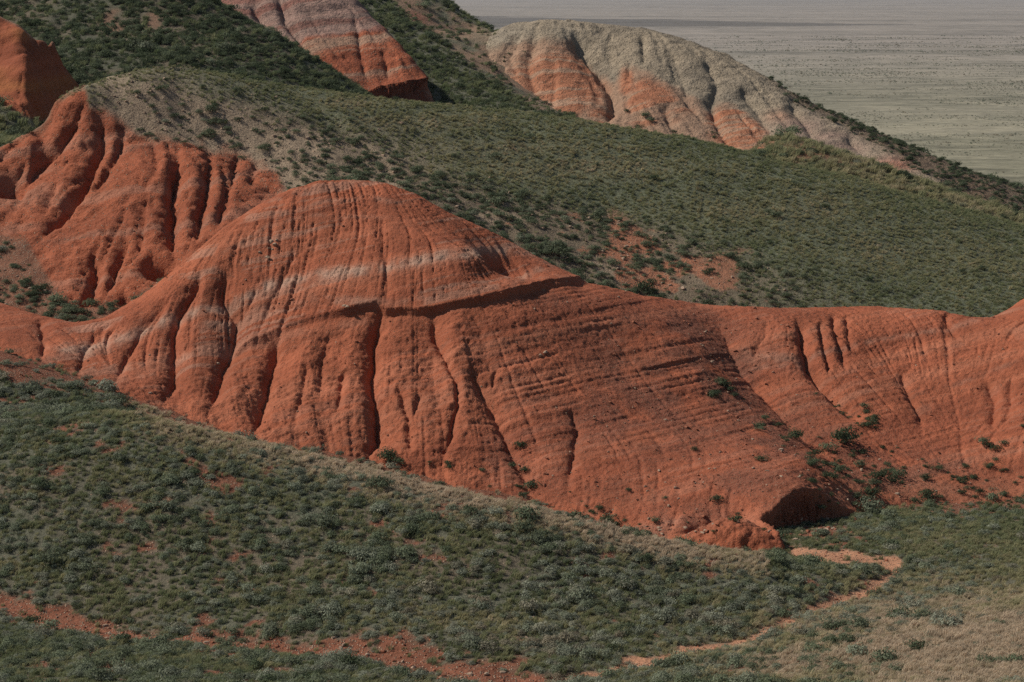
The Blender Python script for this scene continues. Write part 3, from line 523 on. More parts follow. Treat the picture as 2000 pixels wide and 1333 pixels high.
# ------------------------------------------------------------------ pale topped hill at the edge of the plain
I_CREST = [(930, 78, 269), (962, 62, 270), (990, 47, 271), (1050, 40, 271), (1110, 38, 270.5), (1200, 47, 270), (1290, 60, 269.5), (1370, 85, 268.5), (1430, 110, 267.5), (1500, 150, 266), (1560, 185, 264.5), (1620, 215, 263), (1700, 250, 261), (1780, 285, 259), (1850, 315, 257), (1930, 345, 255), (2000, 367, 253), (2200, 430, 249), (2500, 560, 242)]
i_pts = [(1080, 225, 251), (1180, 240, 250), (1300, 262, 248), (1400, 285, 247), (1470, 292, 246), (1600, 300, 246), (1700, 330, 244), (1800, 350, 242.5), (1900, 385, 241), (2000, 420, 240), (1100, 140, 259), (1170, 150, 259), (1300, 150, 259.5), (1400, 190, 257.5), (1500, 230, 254.5), (1650, 270, 252.5), (1050, 130, 260), (1000, 100, 263), (1230, 200, 253), (2300, 560, 234), (1200, 90, 265), (1330, 110, 263)]
IH = Hill('pale_hill', (-4, 76), (232, 288), .19, i_pts, [(1000, 240, -16.5), (1400, 236, -20), (1800, 232, -24), (2200, 225, -30), (900, 255, -14), (2500, 236, -36)], I_CREST, c=1.3, fall=6)
U, V = IH.U, IH.V; front = IH.front(); f1 = IH.lic(24, 1, 55, 3); f2 = IH.lic(40, 3, 56, 5)
S5 = IH.Z - .07 * IH.X + .4 * (fbm(IH.X * .15, IH.Y * .15, 2, 191) - .5)
igul = [([(1058, 60), (1042, 88), (1030, 130), (1050, 190)], .7, 12), ([(1118, 50), (1133, 80), (1168, 116), (1193, 160), (1200, 196), (1180, 238)], 1.9, 22), ([(1232, 110), (1228, 133), (1225, 182), (1240, 230)], .5, 8), ([(1195, 60), (1188, 80), (1182, 115)], .5, 7), ([(1253, 62), (1256, 90), (1258, 130)], .5, 7), ([(1375, 100), (1388, 133), (1402, 165), (1392, 200), (1400, 240), (1425, 285)], .6, 11), ([(1445, 170), (1480, 215), (1510, 262)], .6, 11), ([(1310, 90), (1330, 150), (1350, 200)], .5, 12), ([(1540, 190), (1580, 250), (1600, 290)], .6, 12), ([(1020, 60), (995, 110), (1010, 150)], .5, 10), ([(1300, 200), (1310, 240), (1330, 265)], .5, 9), ([(1650, 260), (1700, 310), (1730, 335)], .5, 12)]
gd = IH.gullies(igul, front)
IH.displace(gd + front * (-.2 * ss(.5, 2, f1) - .2 * ss(.6, 2, f2) + .4 * (fbm(IH.X * .9, IH.Y * .8 + IH.Z, 4, 192) - .5) + .12 * (vn(S5 * 1.8, IH.X * .05, 193) - .5)), 2)
tr = vline([(950, 100), (1000, 74), (1060, 72), (1090, 76), (1120, 66), (1150, 98), (1200, 142), (1215, 120), (1240, 126), (1300, 155), (1345, 178), (1385, 215), (1400, 196), (1440, 205), (1500, 245), (1520, 300)], U) + 9 * (fbm(IH.X * .6, IH.Y * .6, 3, 194) - .5)
redm = ss(-8, 12, V - tr + 14 * (fbm(IH.X * 1.4, IH.Y * 1.4, 4, 199, .65) - .5)) * ss(1535, 1500, U) * front
grey = ss(.42, .7, fbm(IH.X * .12, IH.Y * .2, 3, 195) + .25 * blobs(U, V, [(1330, 130, 90, 60, 1.), (1430, 180, 60, 60, .8), (1180, 100, 30, 50, .7)]))
col = mix(solid(IH.Z.shape, np.array([.34, .272, .19])), np.array([.235, .195, .145]), grey * .8)
col = mix(col, np.array([.36, .30, .22]), blobs(U, V, [(1000, 75, 40, 30, .8), (1110, 60, 40, 18, .6), (1120, 75, 30, 10, .5)]) * front)
t = fbm(S5 * 2.2, IH.X * .08, 4, 196, .7); rb = mix(solid(IH.Z.shape, np.array([.42, .172, .092])), np.array([.41, .27, .18]), ss(.50, .60, t) * .75); rb = mix(rb, RED_D, ss(.4, .3, t) * .3)
patch = blobs(U, V, [(1110, 160, 75, 80, 1.2), (1040, 140, 60, 70, .8), (1270, 195, 60, 55, 1.0), (1440, 245, 60, 55, 1.5), (1330, 225, 50, 40, .55), (1225, 150, 20, 30, .9), (1170, 220, 40, 25, .9)])
tanw = ss(.30, .8, patch + .5 * (fbm(IH.X * .5, IH.Y * .5, 4, 197) - .5))
rb = mix(np.broadcast_to(np.array([.35, .22, .145]), rb.shape).copy(), rb, tanw)
col = mix(col, rb, redm * .95)
fl = blobs(U, V, [(1560, 245, 50, 20, .8), (1650, 285, 60, 18, .7), (1620, 265, 60, 14, .7), (1740, 320, 60, 18, .9)]); col = mix(col, np.array([.33, .21, .165]), fl); col = mix(col, RED_L * .85, blobs(U, V, [(1740, 322, 70, 14, .6), (1520, 225, 30, 12, .4)]))
flank = ss(-20, 20, U - vline([(0, 1480), (150, 1500), (200, 1560), (250, 1660), (300, 1740), (350, 1830), (420, 1900), (600, 2100)], V)) ; col = mix(col, SOIL_B * .7, flank * .9)
cr = blobs(U, V, [(1880, 385, 60, 30, .6), (1900, 350, 30, 10, .3)]); col = mix(col, np.array([.26, .15, .09]), cr * .7)
col *= (.8 + .4 * fbm(IH.X * .7, IH.Y * .7 + IH.Z, 4, 198))[..., None]
IH.build(col, M_FAR, np.clip(.35 * (1 - redm) + .15, 0, 1), 'pale topped hill with red lobes at the edge of the plain'); IH.masks = dict(flank=flank, red=redm)

# ------------------------------------------------------------------ low grassy shoulder in front of it
K_CREST = [(1380, 330, 204), (1470, 290, 206), (1500, 268, 207), (1530, 264, 207.5), (1565, 270, 207), (1650, 303, 206), (1750, 337, 205), (1850, 372, 203.5), (2000, 428, 201), (2250, 520, 197)]
KH = Hill('grassy_shoulder', (12, 58), (172, 226), .28, [(1520, 300, 200), (1650, 340, 197), (1800, 385, 195), (2000, 450, 192)], [(1300, 175, -16), (1700, 172, -19), (2200, 172, -24), (1300, 205, -17)], K_CREST, back=((6, 2.6), (16, 10)), c=1.8, fall=8)
U, V = KH.U, KH.V; KH.displace(.45 * (fbm(KH.X * .3, KH.Y * .3, 4, 201) - .5), 1)
rr = blobs(U, V, [(1475, 290, 30, 14, .95), (1530, 285, 50, 14, .6), (1580, 305, 60, 14, .5), (1640, 322, 40, 10, .4)]) * ss(.25, .5, fbm(KH.X * .5, KH.Y * .5, 3, 202))
col = mix(solid(KH.Z.shape, np.array([.145, .122, .072])), RED_L * .8, np.clip(rr, 0, 1)); KH.build(col, M_SOIL, .1 + .3 * rr, 'low grassy shoulder below the pale hill'); KH.masks = dict(r=rr)

# ------------------------------------------------------------------ plants and stones: prototypes
def mesh_from(name, v, f, mat):
    me = bpy.data.meshes.new(name); me.from_pydata(v, [], f); me.materials.append(mat); me.update(); return me
def bush_mesh(seed, lumps, n, flat):
    r = random.Random(seed); v = []; f = []
    cs = []
    for _ in range(lumps):
        a = r.uniform(0, 6.28); q = r.uniform(0, .62) ** .8; cs.append((q * math.cos(a) * .62, q * math.sin(a) * .62, r.uniform(.12, .42) * flat, r.uniform(.22, .42)))
    for _ in range(n):
        cx, cy, cz, cr = r.choice(cs)
        t = r.uniform(0, 6.28); z = r.uniform(-.25, 1.0); s = math.sqrt(max(0, 1 - z * z)); k = cr * r.uniform(.72, 1.05)
        p = Vector((cx + s * math.cos(t) * k, cy + s * math.sin(t) * k, max(.0, cz + z * k * flat)))
        nrm = Vector((s * math.cos(t) + r.gauss(0, .45), s * math.sin(t) + r.gauss(0, .45), z + .5 + r.gauss(0, .45))).normalized()
        up = Vector((r.gauss(0, .4), r.gauss(0, .4), 1)); a = nrm.cross(up).normalized(); b = (up - nrm * up.dot(nrm)).normalized()
        l = r.uniform(.05, .10); wd = l * r.uniform(.35, .6); i = len(v)
        v += [p - a * wd * .6, p + a * wd * .6, p + a * wd * .4 + b * l + nrm * .02, p - a * wd * .4 + b * l * 1.1]; f.append((i, i + 1, i + 2, i + 3))
    return v, f
def tuft_mesh(seed, n, h, spread, lean, wd):
    r = random.Random(seed); v = []; f = []
    for _ in range(n):
        a = r.uniform(0, 6.28); q = spread * math.sqrt(r.random()); x, y = q * math.cos(a), q * math.sin(a)
        L = h * r.uniform(.5, 1.1); dx = lean * L * r.uniform(.5, 1.3) + .35 * L * r.gauss(0, .6); dy = .35 * L * r.gauss(0, .6)
        b = r.uniform(0, 3.14); ex, ey = math.cos(b) * wd * r.uniform(.6, 1.2), math.sin(b) * wd; i = len(v)
        v += [(x - ex, y - ey, -.02), (x + ex, y + ey, -.02), (x + dx * .35 + ex * .8, y + dy * .35 + ey * .8, L * .62), (x + dx * .35 - ex * .8, y + dy * .35 - ey * .8, L * .62), (x + dx, y + dy, L * .9)]
        f += [(i, i + 1, i + 2, i + 3), (i + 3, i + 2, i + 4)]
    return v, f
BUSH = [mesh_from('foliage', *bush_mesh(i, 7 + i, 330 + 30 * i, (.8, .7, .95, .75, .85)[i]), M_BUSH) for i in range(5)]
TUFT = [mesh_from('grass_tuft', *tuft_mesh(i, 46, (.26, .20, .34, .16)[i], (.16, .2, .14, .22)[i], (.5, .35, .7, .3)[i], .011), M_GRASS) for i in range(4)]
def rock_mesh(seed, mat):
    import bmesh
    r = random.Random(seed); bm = bmesh.new(); bmesh.ops.create_icosphere(bm, subdivisions=2, radius=.5)
    pl = [(Vector((r.gauss(0, 1), r.gauss(0, 1), r.gauss(0, 1))).normalized(), r.uniform(.22, .42)) for _ in range(9)]
    sc = (1.0, r.uniform(.6, .9), r.uniform(.4, .65))
    for q in bm.verts:
        for n, d in pl:
            k = q.co.dot(n) - d
            if k > 0: q.co -= n * k
        q.co += Vector((r.gauss(0, .012), r.gauss(0, .012), r.gauss(0, .012))); q.co = Vector((q.co.x * sc[0], q.co.y * sc[1], q.co.z * sc[2] + .08))
    me = bpy.data.meshes.new('rock'); bm.to_mesh(me); bm.free(); me.materials.append(mat); return me
ROCK = [rock_mesh(i, M_ROCK_PALE) for i in range(4)]; ROCK_R = [rock_mesh(10 + i, M_ROCK_RED) for i in range(3)]

# depth buffer of the terrain as seen in the photo: which plants are in view
ZB = np.full((170, 252), 1e9)
for H in (ground, D, E, J, FH, GH, HH, IH, KH):
    u, v = proj(H.DX, H.DY, H.DZ); a = (u / 8).astype(int); b = (v / 8).astype(int); ok = (a >= 0) & (a < 252) & (b >= 0) & (b < 170)
    np.minimum.at(ZB, (b[ok], a[ok]), H.DY[ok])
def in_view(x, y, z):
    u, v = proj(x, y, z + .2); a = np.clip((u / 8).astype(int), 0, 251); b = np.clip((v / 8).astype(int), 0, 169)
    return (u > 2) & (u < 1998) & (v > 2) & (v < 1331) & (y < ZB[b, a] + 1.2)
def scatter(H, dens, seed, umin=-160, umax=2160, vmax=1460):
    """random places on hill H, dens per square metre of plan"""
    r = np.random.default_rng(seed)
    p = dens * H.res ** 2 * ((H.U > umin) & (H.U < umax) & (H.V < vmax) & (H.V > -90))
    k = r.poisson(np.clip(p, 0, 9)); idx = np.repeat(np.arange(k.size), k.ravel())
    jx = (r.random(len(idx)) - .5) * H.res; jy = (r.random(len(idx)) - .5) * H.res
    gy, gx = np.gradient(H.DZ, H.res); g = np.clip(np.stack([gx, gy], -1).reshape(-1, 2)[idx], -2, 2)
    x = H.DX.ravel()[idx] + jx; y = H.DY.ravel()[idx] + jy; z = H.DZ.ravel()[idx] + g[:, 0] * jx + g[:, 1] * jy
    return idx, np.stack([x, y, z], -1).astype(np.float32), r
def instancer(name, mesh_objs, P, scl, rot, idx, tint, label):
    me = bpy.data.meshes.new(name); n = len(P); me.vertices.add(n); me.vertices.foreach_set('co', P.astype(np.float32).ravel())
    for nm, ty, key, arr in (('size', 'FLOAT', 'value', scl), ('turn', 'FLOAT_VECTOR', 'vector', rot), ('pick', 'INT', 'value', idx), ('tint', 'FLOAT', 'value', tint)):
        a = me.attributes.new(nm, ty, 'POINT'); a.data.foreach_set(key, np.ascontiguousarray(arr, np.int32 if ty == 'INT' else np.float32).ravel())
    o = bpy.data.objects.new(name, me); COL.objects.link(o); o['kind'] = 'stuff'; o['label'] = label
    ng = bpy.data.node_groups.new(name + '_spread', 'GeometryNodeTree')
    ng.interface.new_socket('Geometry', in_out='INPUT', socket_type='NodeSocketGeometry'); ng.interface.new_socket('Geometry', in_out='OUTPUT', socket_type='NodeSocketGeometry')
    N = ng.nodes.new; L = ng.links.new; gi = N('NodeGroupInput'); go = N('NodeGroupOutput'); ip = N('GeometryNodeInstanceOnPoints'); jn = N('GeometryNodeJoinGeometry')
    for mo in mesh_objs:
        oi = N('GeometryNodeObjectInfo'); oi.transform_space = 'ORIGINAL'; oi.inputs['Object'].default_value = mo
        g2 = N('GeometryNodeGeometryToInstance'); L(oi.outputs['Geometry'], g2.inputs[0]); L(g2.outputs[0], jn.inputs[0])
    def attr(nm, dt):
        a = N('GeometryNodeInputNamedAttribute'); a.data_type = dt; a.inputs['Name'].default_value = nm; return a.outputs['Attribute']
    L(gi.outputs[0], ip.inputs['Points']); L(jn.outputs[0], ip.inputs['Instance']); ip.inputs['Pick Instance'].default_value = True
    L(attr('pick', 'INT'), ip.inputs['Instance Index']); L(attr('turn', 'FLOAT_VECTOR'), ip.inputs['Rotation']); L(attr('size', 'FLOAT'), ip.inputs['Scale'])
    L(ip.outputs[0], go.inputs[0]); md = o.modifiers.new('spread', 'NODES'); md.node_group = ng
    return o
def thing(name, me, loc, label, cat, group, scale=1.0, rz=0.0, tint=None):
    o = bpy.data.objects.new(name, me); COL.objects.link(o); o.location = [float(c) for c in loc]
    o.scale = (float(scale),) * 3; o.rotation_euler = (0, 0, float(rz)); o['label'] = label; o['category'] = cat
    if group: o['group'] = group
    if tint is not None: o['tint'] = float(tint)
    return o
def part(name, me, root, tint=None):
    o = bpy.data.objects.new(name, me); COL.objects.link(o); o.parent = root
    if tint is not None: o['tint'] = float(tint)
    return o

# ------------------------------------------------------------------ bushes
B = []                                                    # (P, size, tint, place)
def add_bushes(H, dens, size, tint, place, seed, amp=.35):
    idx, P, r = scatter(H, dens, seed); n = len(P)
    cl = fbm(P[:, 0] * .5, P[:, 1] * .5, 2, seed + 3)
    s = size * np.exp(r.normal(0, amp, n)) * (.8 + .45 * cl); t = np.clip((tint.ravel()[idx] if isinstance(tint, np.ndarray) else tint) + r.normal(0, .14, n), 0, 1)
    P[:, 2] -= .04; B.append((P, s, t, np.full(n, place)))
m = ground.masks; U, V = ground.U, ground.V
cl = fbm(ground.X * .55, ground.Y * .55, 3, 301)
below = V - m['cv']
spur = (U < 1800) & (V > m['cv'] - 3)
grassy = blobs(U, V, [(1830, 1060, 260, 60, .65), (900, 990, 500, 34, .0), (1000, 1215, 330, 26, .55), (1850, 1280, 330, 110, .95), (500, 1130, 260, 50, .35)]); grassy = np.maximum(grassy, ss(70, 15, below) * ss(150, 350, U) * (U < 1500) * .9)
gd_ = 5.0 * ss(.30, .62, cl + .08) * (1 - .97 * m['bare']) * (1 - grassy) * ss(2000, 1850, U + (V - 1100) * .6).clip(.25, 1)
gd_ = gd_ + 2.2 * back_strip * ss(.42, .62, cl + .05)
add_bushes(ground, gd_ * 2.4, .285, .30 + .55 * fbm(ground.X * .12, ground.Y * .12, 2, 302), 0, 311, .38)
add_bushes(ground, .16 * (1 - ground.masks['bare']) * spur * ss(.45, .6, fbm(ground.X * .3, ground.Y * .3, 2, 331)), .62, .2, 0, 330, .2)
m = D.masks; U, V = D.U, D.V
dd = blobs(U, V, [(1425, 765, 30, 14, 1.6), (1690, 815, 28, 16, 1.8), (1500, 825, 30, 12, .8), (1560, 850, 40, 12, .9), (1620, 900, 70, 25, .6), (1750, 940, 130, 30, .7), (1900, 950, 110, 30, .8), (1970, 900, 40, 40, .6), (1010, 880, 14, 30, 1.), (1030, 940, 20, 30, 1.6), (1120, 950, 12, 14, 1.4), (1160, 1000, 40, 16, 1.6), (1230, 1030, 40, 14, 1.2), (765, 905, 30, 8, 1.6), (850, 905, 14, 12, .8), (1430, 960, 40, 20, .3), (1690, 970, 60, 20, 1.2), (1840, 970, 60, 12, 1.6), (1980, 970, 60, 12, 1.2), (1600, 770, 10, 50, .4), (1640, 780, 12, 20, .8)]) * D.front()
dd_ = dd + .5 * blobs(U, V, [(1480, 850, 90, 60, .5), (1650, 930, 120, 50, .8), (1850, 930, 140, 40, .9), (1985, 890, 50, 70, .8), (1780, 870, 60, 30, .4), (1350, 1005, 120, 40, .4), (1200, 990, 120, 40, .5), (1000, 965, 120, 24, .6), (1350, 1050, 120, 16, .5), (860, 925, 120, 18, .4), (500, 850, 200, 14, .3)]) * D.front()
add_bushes(D, 2.4 * dd_ * ss(.35, .6, fbm(D.X * 1.4, D.Y * 1.4, 2, 313) + .1), .26, .08, 1, 322, .4)
add_bushes(D, 1.7 * dd * ss(.3, .6, fbm(D.X * .9, D.Y * .9, 2, 303) + .1), .52, .08, 1, 312)
m = E.masks; U, V = E.U, E.V; cl = fbm(E.X * .4, E.Y * .4, 3, 304)
low = m['stony']; de = (6.0 * low * (1 - .55 * m['pale']) + .15 * (1 - low)) * ss(.28, .6, cl + .1) * (1 - m['red']) * (1 - .45 * m['bare']) * (1 - .9 * m['talus'] * ss(590, 540, V)) * E.front()
de += 2.2 * ss(-20, 30, V - vline([(-50, 480), (0, 490), (60, 560), (140, 600), (260, 600), (300, 640)], U)) * (U < 280)
add_bushes(E, de, .37, .18 + .25 * cl, 2, 313, .32)
m = FH.masks; add_bushes(FH, 4.2 * (1 - .75 * m['bare']) * ss(.2, .55, fbm(FH.X * .3, FH.Y * .3, 3, 305) + .1) * FH.front(), .48, .15, 3, 314)
m = HH.masks; add_bushes(HH, (.9 * (1 - m['belt']) + .22 * m['belt']) * HH.front(), .62, .15, 4, 315)
m = IH.masks; add_bushes(IH, (3.6 * m['flank'] * ss(.25, .55, fbm(IH.X * .3, IH.Y * .3, 3, 306)) + blobs(IH.U, IH.V, [(1240, 235, 30, 14, .5), (1290, 255, 40, 10, .4), (1395, 250, 10, 20, .6), (1060, 205, 20, 20, .5), (980, 110, 25, 40, .35), (1010, 170, 25, 30, .4)])) * IH.front(), .42, .12, 5, 316)
add_bushes(KH, .8 * (1 - KH.masks['r']) * np.ones_like(KH.Z), .5, .3, 5, 317)
add_bushes(J, .9 * J.masks['apr'], .5, .4, 3, 318)
P = np.concatenate([b[0] for b in B]); S_ = np.concatenate([b[1] for b in B]); T_ = np.concatenate([b[2] for b in B]); PL = np.concatenate([b[3] for b in B])
pick = rng.integers(0, 5, len(P)); rz = rng.random(len(P)) * 6.28
vis = in_view(P[:, 0], P[:, 1], P[:, 2]); show = np.where(vis, S_ / P[:, 1], 0)
order = np.argsort(-show)
on_red = (PL == 1) & vis
keep = list(np.where(on_red)[0][np.argsort(-show[on_red])][:150]); kset = set(keep)
keep += [i for i in order[:600] if i not in kset][:300 - len(keep)]
TXT = {0: ('grey green sagebrush bush on the grassy near spur or its gully banks', 'sagebrush bushes on the near spur'),
       2: ('rounded dark green bush on the stony middle hill behind the red mound', 'bushes on the middle hill'),
       3: ('dark bush on the scrub slope beyond the middle hill', 'bushes on the far scrub slope'),
       4: ('dark bush on the far green slope with a stony belt', 'bushes on the far green slope'), 5: ('dark bush on the flank of the pale topped hill', 'bushes on the pale hill')}
MARK = [('by the dark hollow at the top of the scree', 1425, 765), ('at the mouth of the main ravine of the red wall', 1690, 815), ('halfway down the scree right of the mound', 1530, 838), ('on the lower scree below the red wall', 1620, 900), ('on the gentle red ground below the red wall', 1760, 940), ('at the foot of the red wall near the right edge', 1940, 900),
        ('in the forked gully on the mound face', 1015, 890), ('at the lower end of the forked gully', 1035, 950), ('on the lower mound face above the meadow', 1120, 950), ('where the mound foot meets the meadow', 1170, 1010), ('beside the rubble at the mound foot', 1240, 1035), ('at the foot of the deep shaded gully', 765, 905), ('in the foot of the narrow winding gully', 850, 905), ('above the undercut bank', 1430, 960), ('beside the undercut bank on its uphill side', 1690, 972), ('along the upper end of the sandy stream path', 1870, 968)]
UU, VV = proj(P[:, 0], P[:, 1], P[:, 2]); NEAR = np.argmin(np.stack([(UU - a) ** 2 + (VV - b) ** 2 for _, a, b in MARK]), 0)
ORD = ['first', 'second', 'third', 'fourth', 'fifth', 'sixth', 'seventh', 'eighth', 'ninth', 'tenth', 'eleventh', 'twelfth', 'thirteenth', 'fourteenth', 'fifteenth', 'sixteenth', 'seventeenth', 'eighteenth']
RLAB = {}
for k_ in range(len(MARK)):
    g_ = [i for i in keep if PL[i] == 1 and NEAR[i] == k_]; g_.sort(key=lambda i: UU[i])
    for n_, i in enumerate(g_):
        RLAB[i] = ('lone small dark bush ' if len(g_) == 1 else 'dark bush, %s from left, ' % ORD[min(n_, 17)]) + MARK[k_][0]
M_STEM = rock_mat('woody_stem', (.10, .075, .055))
def stem_mesh(seed):
    r = random.Random(seed); v = []; f = []
    for _ in range(7):
        a = r.uniform(0, 6.28); x, y = .3 * math.cos(a) * r.random(), .3 * math.sin(a) * r.random(); h = r.uniform(.25, .45); i = len(v)
        for q in range(3):
            b = q * 2.09; v.append((.02 * math.cos(b), .02 * math.sin(b), -.08))
        v.append((x, y, h)); f += [(i, i + 1, i + 3), (i + 1, i + 2, i + 3), (i + 2, i, i + 3)]
    return v, f
STEM = [mesh_from('stem', *stem_mesh(50 + i), M_STEM) for i in range(3)]
protos = [None] * 5
for i in keep:
    if PL[i] == 0:
        gv = np.interp(UU[i], [0, 200, 480, 700, 880, 1060], [1172, 1226, 1248, 1262, 1302, 1333])
        zone = ('on the bank in front of the red gully' if VV[i] > gv and UU[i] < 1090 else 'close above the red gully' if VV[i] > gv - 60 and UU[i] < 1090 else 'near the sandy stream path' if UU[i] > 1090 and VV[i] > 1120 else 'in the flat valley beside the undercut bank' if UU[i] > 1530 else 'on the upper part of the near spur' if VV[i] < 960 + .12 * UU[i] else 'on the lower part of the near spur')
        SPUR = ('%s %s sagebrush bush ' % ('wide' if S_[i] > .62 else 'low', 'silvery grey' if T_[i] > .55 else 'grey green' if T_[i] > .3 else 'dark green') + zone, 'sagebrush bushes on the near spur')
    lab, grp = SPUR if PL[i] == 0 else TXT.get(int(PL[i]), (RLAB.get(i), 'dark bushes on the bare red clay'))
    o = thing('sagebrush', None, P[i], lab, 'bush', grp, S_[i], rz[i])
    f_ = part('foliage', BUSH[pick[i]], o, T_[i]); part('stem', STEM[i % 3], o)
    if protos[pick[i]] is None: protos[pick[i]] = f_
rest = np.ones(len(P), bool); rest[keep] = False
rot = np.zeros((len(P), 3), np.float32); rot[:, 2] = rz
instancer('low_scrub', protos, P[rest], S_[rest], rot[rest], pick[rest], T_[rest], 'countless grey green low bushes covering the slopes')
print('bushes', len(P))

r = np.random.default_rng(88); n = 210000
py = 260 + 2600 * r.random(n) ** 1.25; px_ = (r.random(n) - .5) * .5 * py
q = (fbm(px_ * .02, py * .03, 4, 401) > .38 + .35 * r.random(n) + .10 * (py / 2800) ** 2) & (np.abs(px_) < 700); px_, py = px_[q], py[q]; n = len(px_); print('plain scrub', n)
P3 = np.stack([px_, py, np.zeros(n)], -1); rt = np.zeros((n, 3)); rt[:, 2] = r.random(n) * 6.28
instancer('steppe_scrub', protos, P3, (.21 + .00025 * py) * np.exp(r.normal(0, .4, n)), rt, r.integers(0, 5, n), np.clip(.78 + r.normal(0, .2, n), 0, 1), 'sparse low scrub dotting the flat steppe plain')

# ------------------------------------------------------------------ grass
tp = []
m = ground.masks
idx = None
def grass_on(H, dens, tint, size, name, label, seed):
    idx, P, r = scatter(H, dens, seed); n = len(P)
    if n == 0: return
    t = np.clip(tint.ravel()[idx] + r.normal(0, .10, n), 0, 1); s = size * np.exp(r.normal(0, .25, n)); rt = np.zeros((n, 3), np.float32); rt[:, 2] = r.normal(0, .8, n)
    if not tp:
        k = np.where(in_view(P[:, 0], P[:, 1], P[:, 2]))[0]
        for j in range(4):
            q = k[np.argmin(P[k, 1] + 30 * r.random(len(k)))]
            tp.append(thing('grass_tuft', TUFT[j], P[q], 'wind bent tuft of grass at the near edge of the meadow', 'grass tuft', 'grass tufts at the near edge', s[q], rt[q, 2], t[q]))
    instancer(name, tp, P, s, rt, r.integers(0, 4, n), t, label); print(name, n)
U, V = ground.U, ground.V
pn = fbm(ground.X * .22, ground.Y * .22, 3, 320); ps = fbm(ground.X * .9, ground.Y * .9, 3, 321)
gt = .10 + .45 * pn + .25 * (ps - .5) + .62 * ss(80, 15, V - ground.masks['cv']) * ss(150, 350, U) * (U < 1500) + blobs(U, V, [(1000, 1215, 330, 30, .35), (1850, 1270, 380, 120, .9), (1560, 1290, 240, 60, .75), (1900, 1130, 120, 50, .12)])
grass_on(ground, 42 * (1 - .97 * ground.masks['bare']) * (.42 + .58 * np.clip(ss(.45, .65, ps) + grassy, 0, 1)), gt, .52, 'meadow_grass', 'thin green and straw coloured grass over the near spur', 331)
m = E.masks; pn = fbm(E.X * .15, E.Y * .15, 3, 322)
gd_ = (24 * (1 - m['stony']) + 2.5 * m['stony']) * (1 - m['red']) * (1 - m['pale'] * .8) * (1 - m['bare']) * (1 - m['talus'] * .9) * E.front()
grass_on(E, gd_, .22 + .36 * pn + .30 * (fbm(E.X * .6, E.Y * .6, 3, 328) - .5) + .38 * m['yel'], .46, 'ridge_grass', 'green and yellowish grass over the long middle ridge', 332)
grass_on(FH, 2 * (1 - FH.masks['bare']) * FH.front(), .05 + .3 * fbm(FH.X * .2, FH.Y * .2, 2, 323), 1.1, 'slope_grass', 'dark grass between the bushes of the scrub slope', 333)
grass_on(HH, 4 * (1 - HH.masks['belt'] * .9) * HH.front(), .05 + .3 * fbm(HH.X * .2, HH.Y * .2, 2, 324), 1.2, 'far_grass', 'green grass on the far green slope', 334)
grass_on(KH, 6 * (1 - KH.masks['r']) * np.ones_like(KH.Z), .3 + .5 * fbm(KH.X * .2, KH.Y * .2, 2, 325), 1.4, 'shoulder_grass', 'olive and straw grass on the low shoulder', 335)
grass_on(J, 6 * J.masks['apr'], .2 + .3 * fbm(J.X * .2, J.Y * .2, 2, 326), 1.3, 'apron_grass', 'pale green grass below the red crag', 336)

# ------------------------------------------------------------------ stones
def put_rock(H, u, v, size, mats, label, group, k):
    d2 = (H.U - u) ** 2 + (H.V - v) ** 2 + 1e4 * (H.front() < .5 if H.crest and H is not ground else 0); q = np.argmin(d2)
    p = (H.DX.ravel()[q], H.DY.ravel()[q], H.DZ.ravel()[q] - size * .06)
    thing('rock', mats[k % len(mats)], p, label, 'rock', group, size, k * 2.4)
RK = iter(['pale flat rock at the top of the rock cluster on the mound flank', 'largest pale rock in the cluster on the upper left mound flank', 'small pale rock in the middle of the cluster on the mound flank', 'pale rock at the left end of the cluster on the mound flank', 'lowest pale rock of the cluster on the upper left mound flank', 'small pale rock just below the largest of the flank cluster', 'lone pale stone on the mound flank below the rock cluster', 'small pale rock at the right end of the flank cluster'])
k = 0
for (u, v, s) in [(528, 470, .36), (536, 478, .34), (524, 483, .24), (509, 492, .24), (524, 504, .3), (533, 486, .2), (480, 546, .18), (541, 470, .2)]:
    k += 1; put_rock(D, u, v, s, ROCK, next(RK), 'pale rocks on the mound flank', k)
for (u, v, s) in [(672, 600, .26), (680, 603, .3)]: k += 1; put_rock(D, u, v, s, ROCK, '%s pale rock of the pair resting on the ledge left of the deep gully' % ('smaller' if u < 675 else 'larger'), 'rocks on the ledge', k)
for (u, v, s) in [(1066, 688, .42), (1056, 693, .3)]: k += 1; put_rock(D, u, v, s, ROCK, '%s pale boulder of the pair on the thin beds of the mound face' % ('larger' if u > 1060 else 'smaller'), 'boulders on the mound face', k)
for (u, v, s) in [(1341, 835, .28), (742, 455, .16), (750, 470, .16), (755, 478, .14), (1440, 600, .2), (1475, 712, .3)]: k += 1; put_rock(D, u, v, s, ROCK_R, {1341: 'reddish stone alone on the lower beds of the mound face', 742: 'topmost of three little stones above the deep gully on the dome', 750: 'middle one of three little stones above the deep gully on the dome', 755: 'lowest of three little stones above the deep gully on the dome', 1440: 'reddish stone on the low saddle crest of the red wall', 1475: 'reddish stone beside the pale patch on the spur of the red wall'}[u], 'stones on the mound', k)
r = np.random.default_rng(77)
for i in range(34):
    u = r.normal(1370, 85); v = 1034 + (u - 1320) * .03 + r.normal(0, 13); k += 1; put_rock(D, u, v, r.uniform(.1, .3), ROCK + ROCK_R, 'stone in the rubble at the foot of the red mound', 'rubble at the mound foot', k)
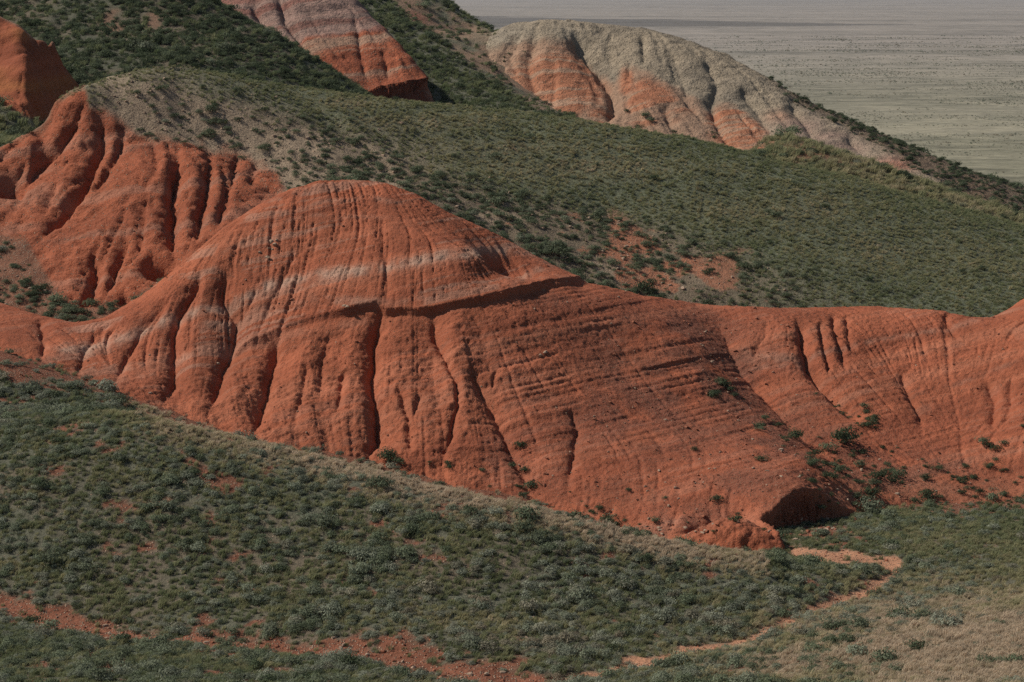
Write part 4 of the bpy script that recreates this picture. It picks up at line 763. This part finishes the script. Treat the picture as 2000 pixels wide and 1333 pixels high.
for i in range(60):
    t = r.random(); u = np.interp(t, [0, .25, 1], [60, 640, 985]) + r.normal(0, 14); v = np.interp(u, [0, 200, 480, 700, 880, 985], [1180, 1228, 1250, 1262, 1300, 1310]) + r.normal(0, 11); k += 1
    put_rock(ground, u, v, r.uniform(.08, .3), ROCK + ROCK_R, 'stone lying in the red gully at the bottom of the near spur', 'stones in the red gully', k)
for i in range(30):
    u = r.uniform(780, 1120); v = 1225 + r.normal(0, 22); k += 1; put_rock(ground, u, v, r.uniform(.08, .2), ROCK, 'pale stone among the grass above the gully', 'stones in the grass', k)
for i in range(60):
    u = r.normal(1600, 130); v = 930 + (u - 1600) * .12 + r.normal(0, 28); k += 1; put_rock(D, u, v, r.uniform(.1, .26), ROCK + ROCK_R, 'stone on the scree at the right hand foot of the mound', 'stones on the scree', k)
for i in range(46):
    u = r.uniform(1520, 1670); v = np.interp(u, [1520, 1600, 1670], [1046, 1030, 1014]) + abs(r.normal(0, 9)); k += 1; put_rock(ground, u, v, r.uniform(.12, .42), ROCK_R + ROCK_R + ROCK, 'broken block fallen below the dark undercut bank at the mound toe', 'fallen blocks below the undercut bank', k)
# loose stones on the stony belt of the middle hill
idx, P, r = scatter(E, 3.0 * np.clip(E.masks['pale'] + .3 * E.masks['stony'] + .5 * E.masks['bare'], 0, 1) * (1 - E.masks['red']) * E.front(), 341)
ro = [o for o in bpy.data.objects if o.name.startswith('rock')][:4]; n = len(P)
rt = np.zeros((n, 3), np.float32); rt[:, 2] = r.random(n) * 6.28
instancer('rubble', ro, P, np.clip(.13 * np.exp(r.normal(0, .45, n)), .05, .45), rt, r.integers(0, 4, n), np.zeros(n), 'loose pale stones littering the stony belt of the middle hill'); print('rubble', n)
idx, P, r = scatter(D, (9 * np.clip(D.masks['scree'] + blobs(D.U, D.V, [(1370, 1030, 120, 28, .9), (1620, 985, 90, 30, .8), (1900, 960, 160, 30, .5), (900, 930, 200, 30, .3)]), 0, 1) + .5) * D.front(), 342); n = len(P)
rt = np.zeros((n, 3), np.float32); rt[:, 2] = r.random(n) * 6.28
rr_ = [o for o in bpy.data.objects if o.name.startswith('rock') and o.data.materials[0] == M_ROCK_RED][:4] + ro[:1]
instancer('scree_gravel', rr_, P, np.clip(.085 * np.exp(r.normal(0, .5, n)), .03, .3), rt, r.integers(0, 5, n), np.zeros(n), 'loose reddish gravel strewn over the lower mound and its scree'); print('gravel', n)
idx, P, r = scatter(ground, 10 * np.clip(ground.masks['gul'] + .5 * ground.masks['path'] + .3 * ground.masks['bare'], 0, 1), 343); n = len(P)
rt = np.zeros((n, 3), np.float32); rt[:, 2] = r.random(n) * 6.28
instancer('gully_gravel', rr_, P, np.clip(.075 * np.exp(r.normal(0, .5, n)), .03, .25), rt, r.integers(0, 5, n), np.zeros(n), 'small loose stones on the floor of the red gully and path')
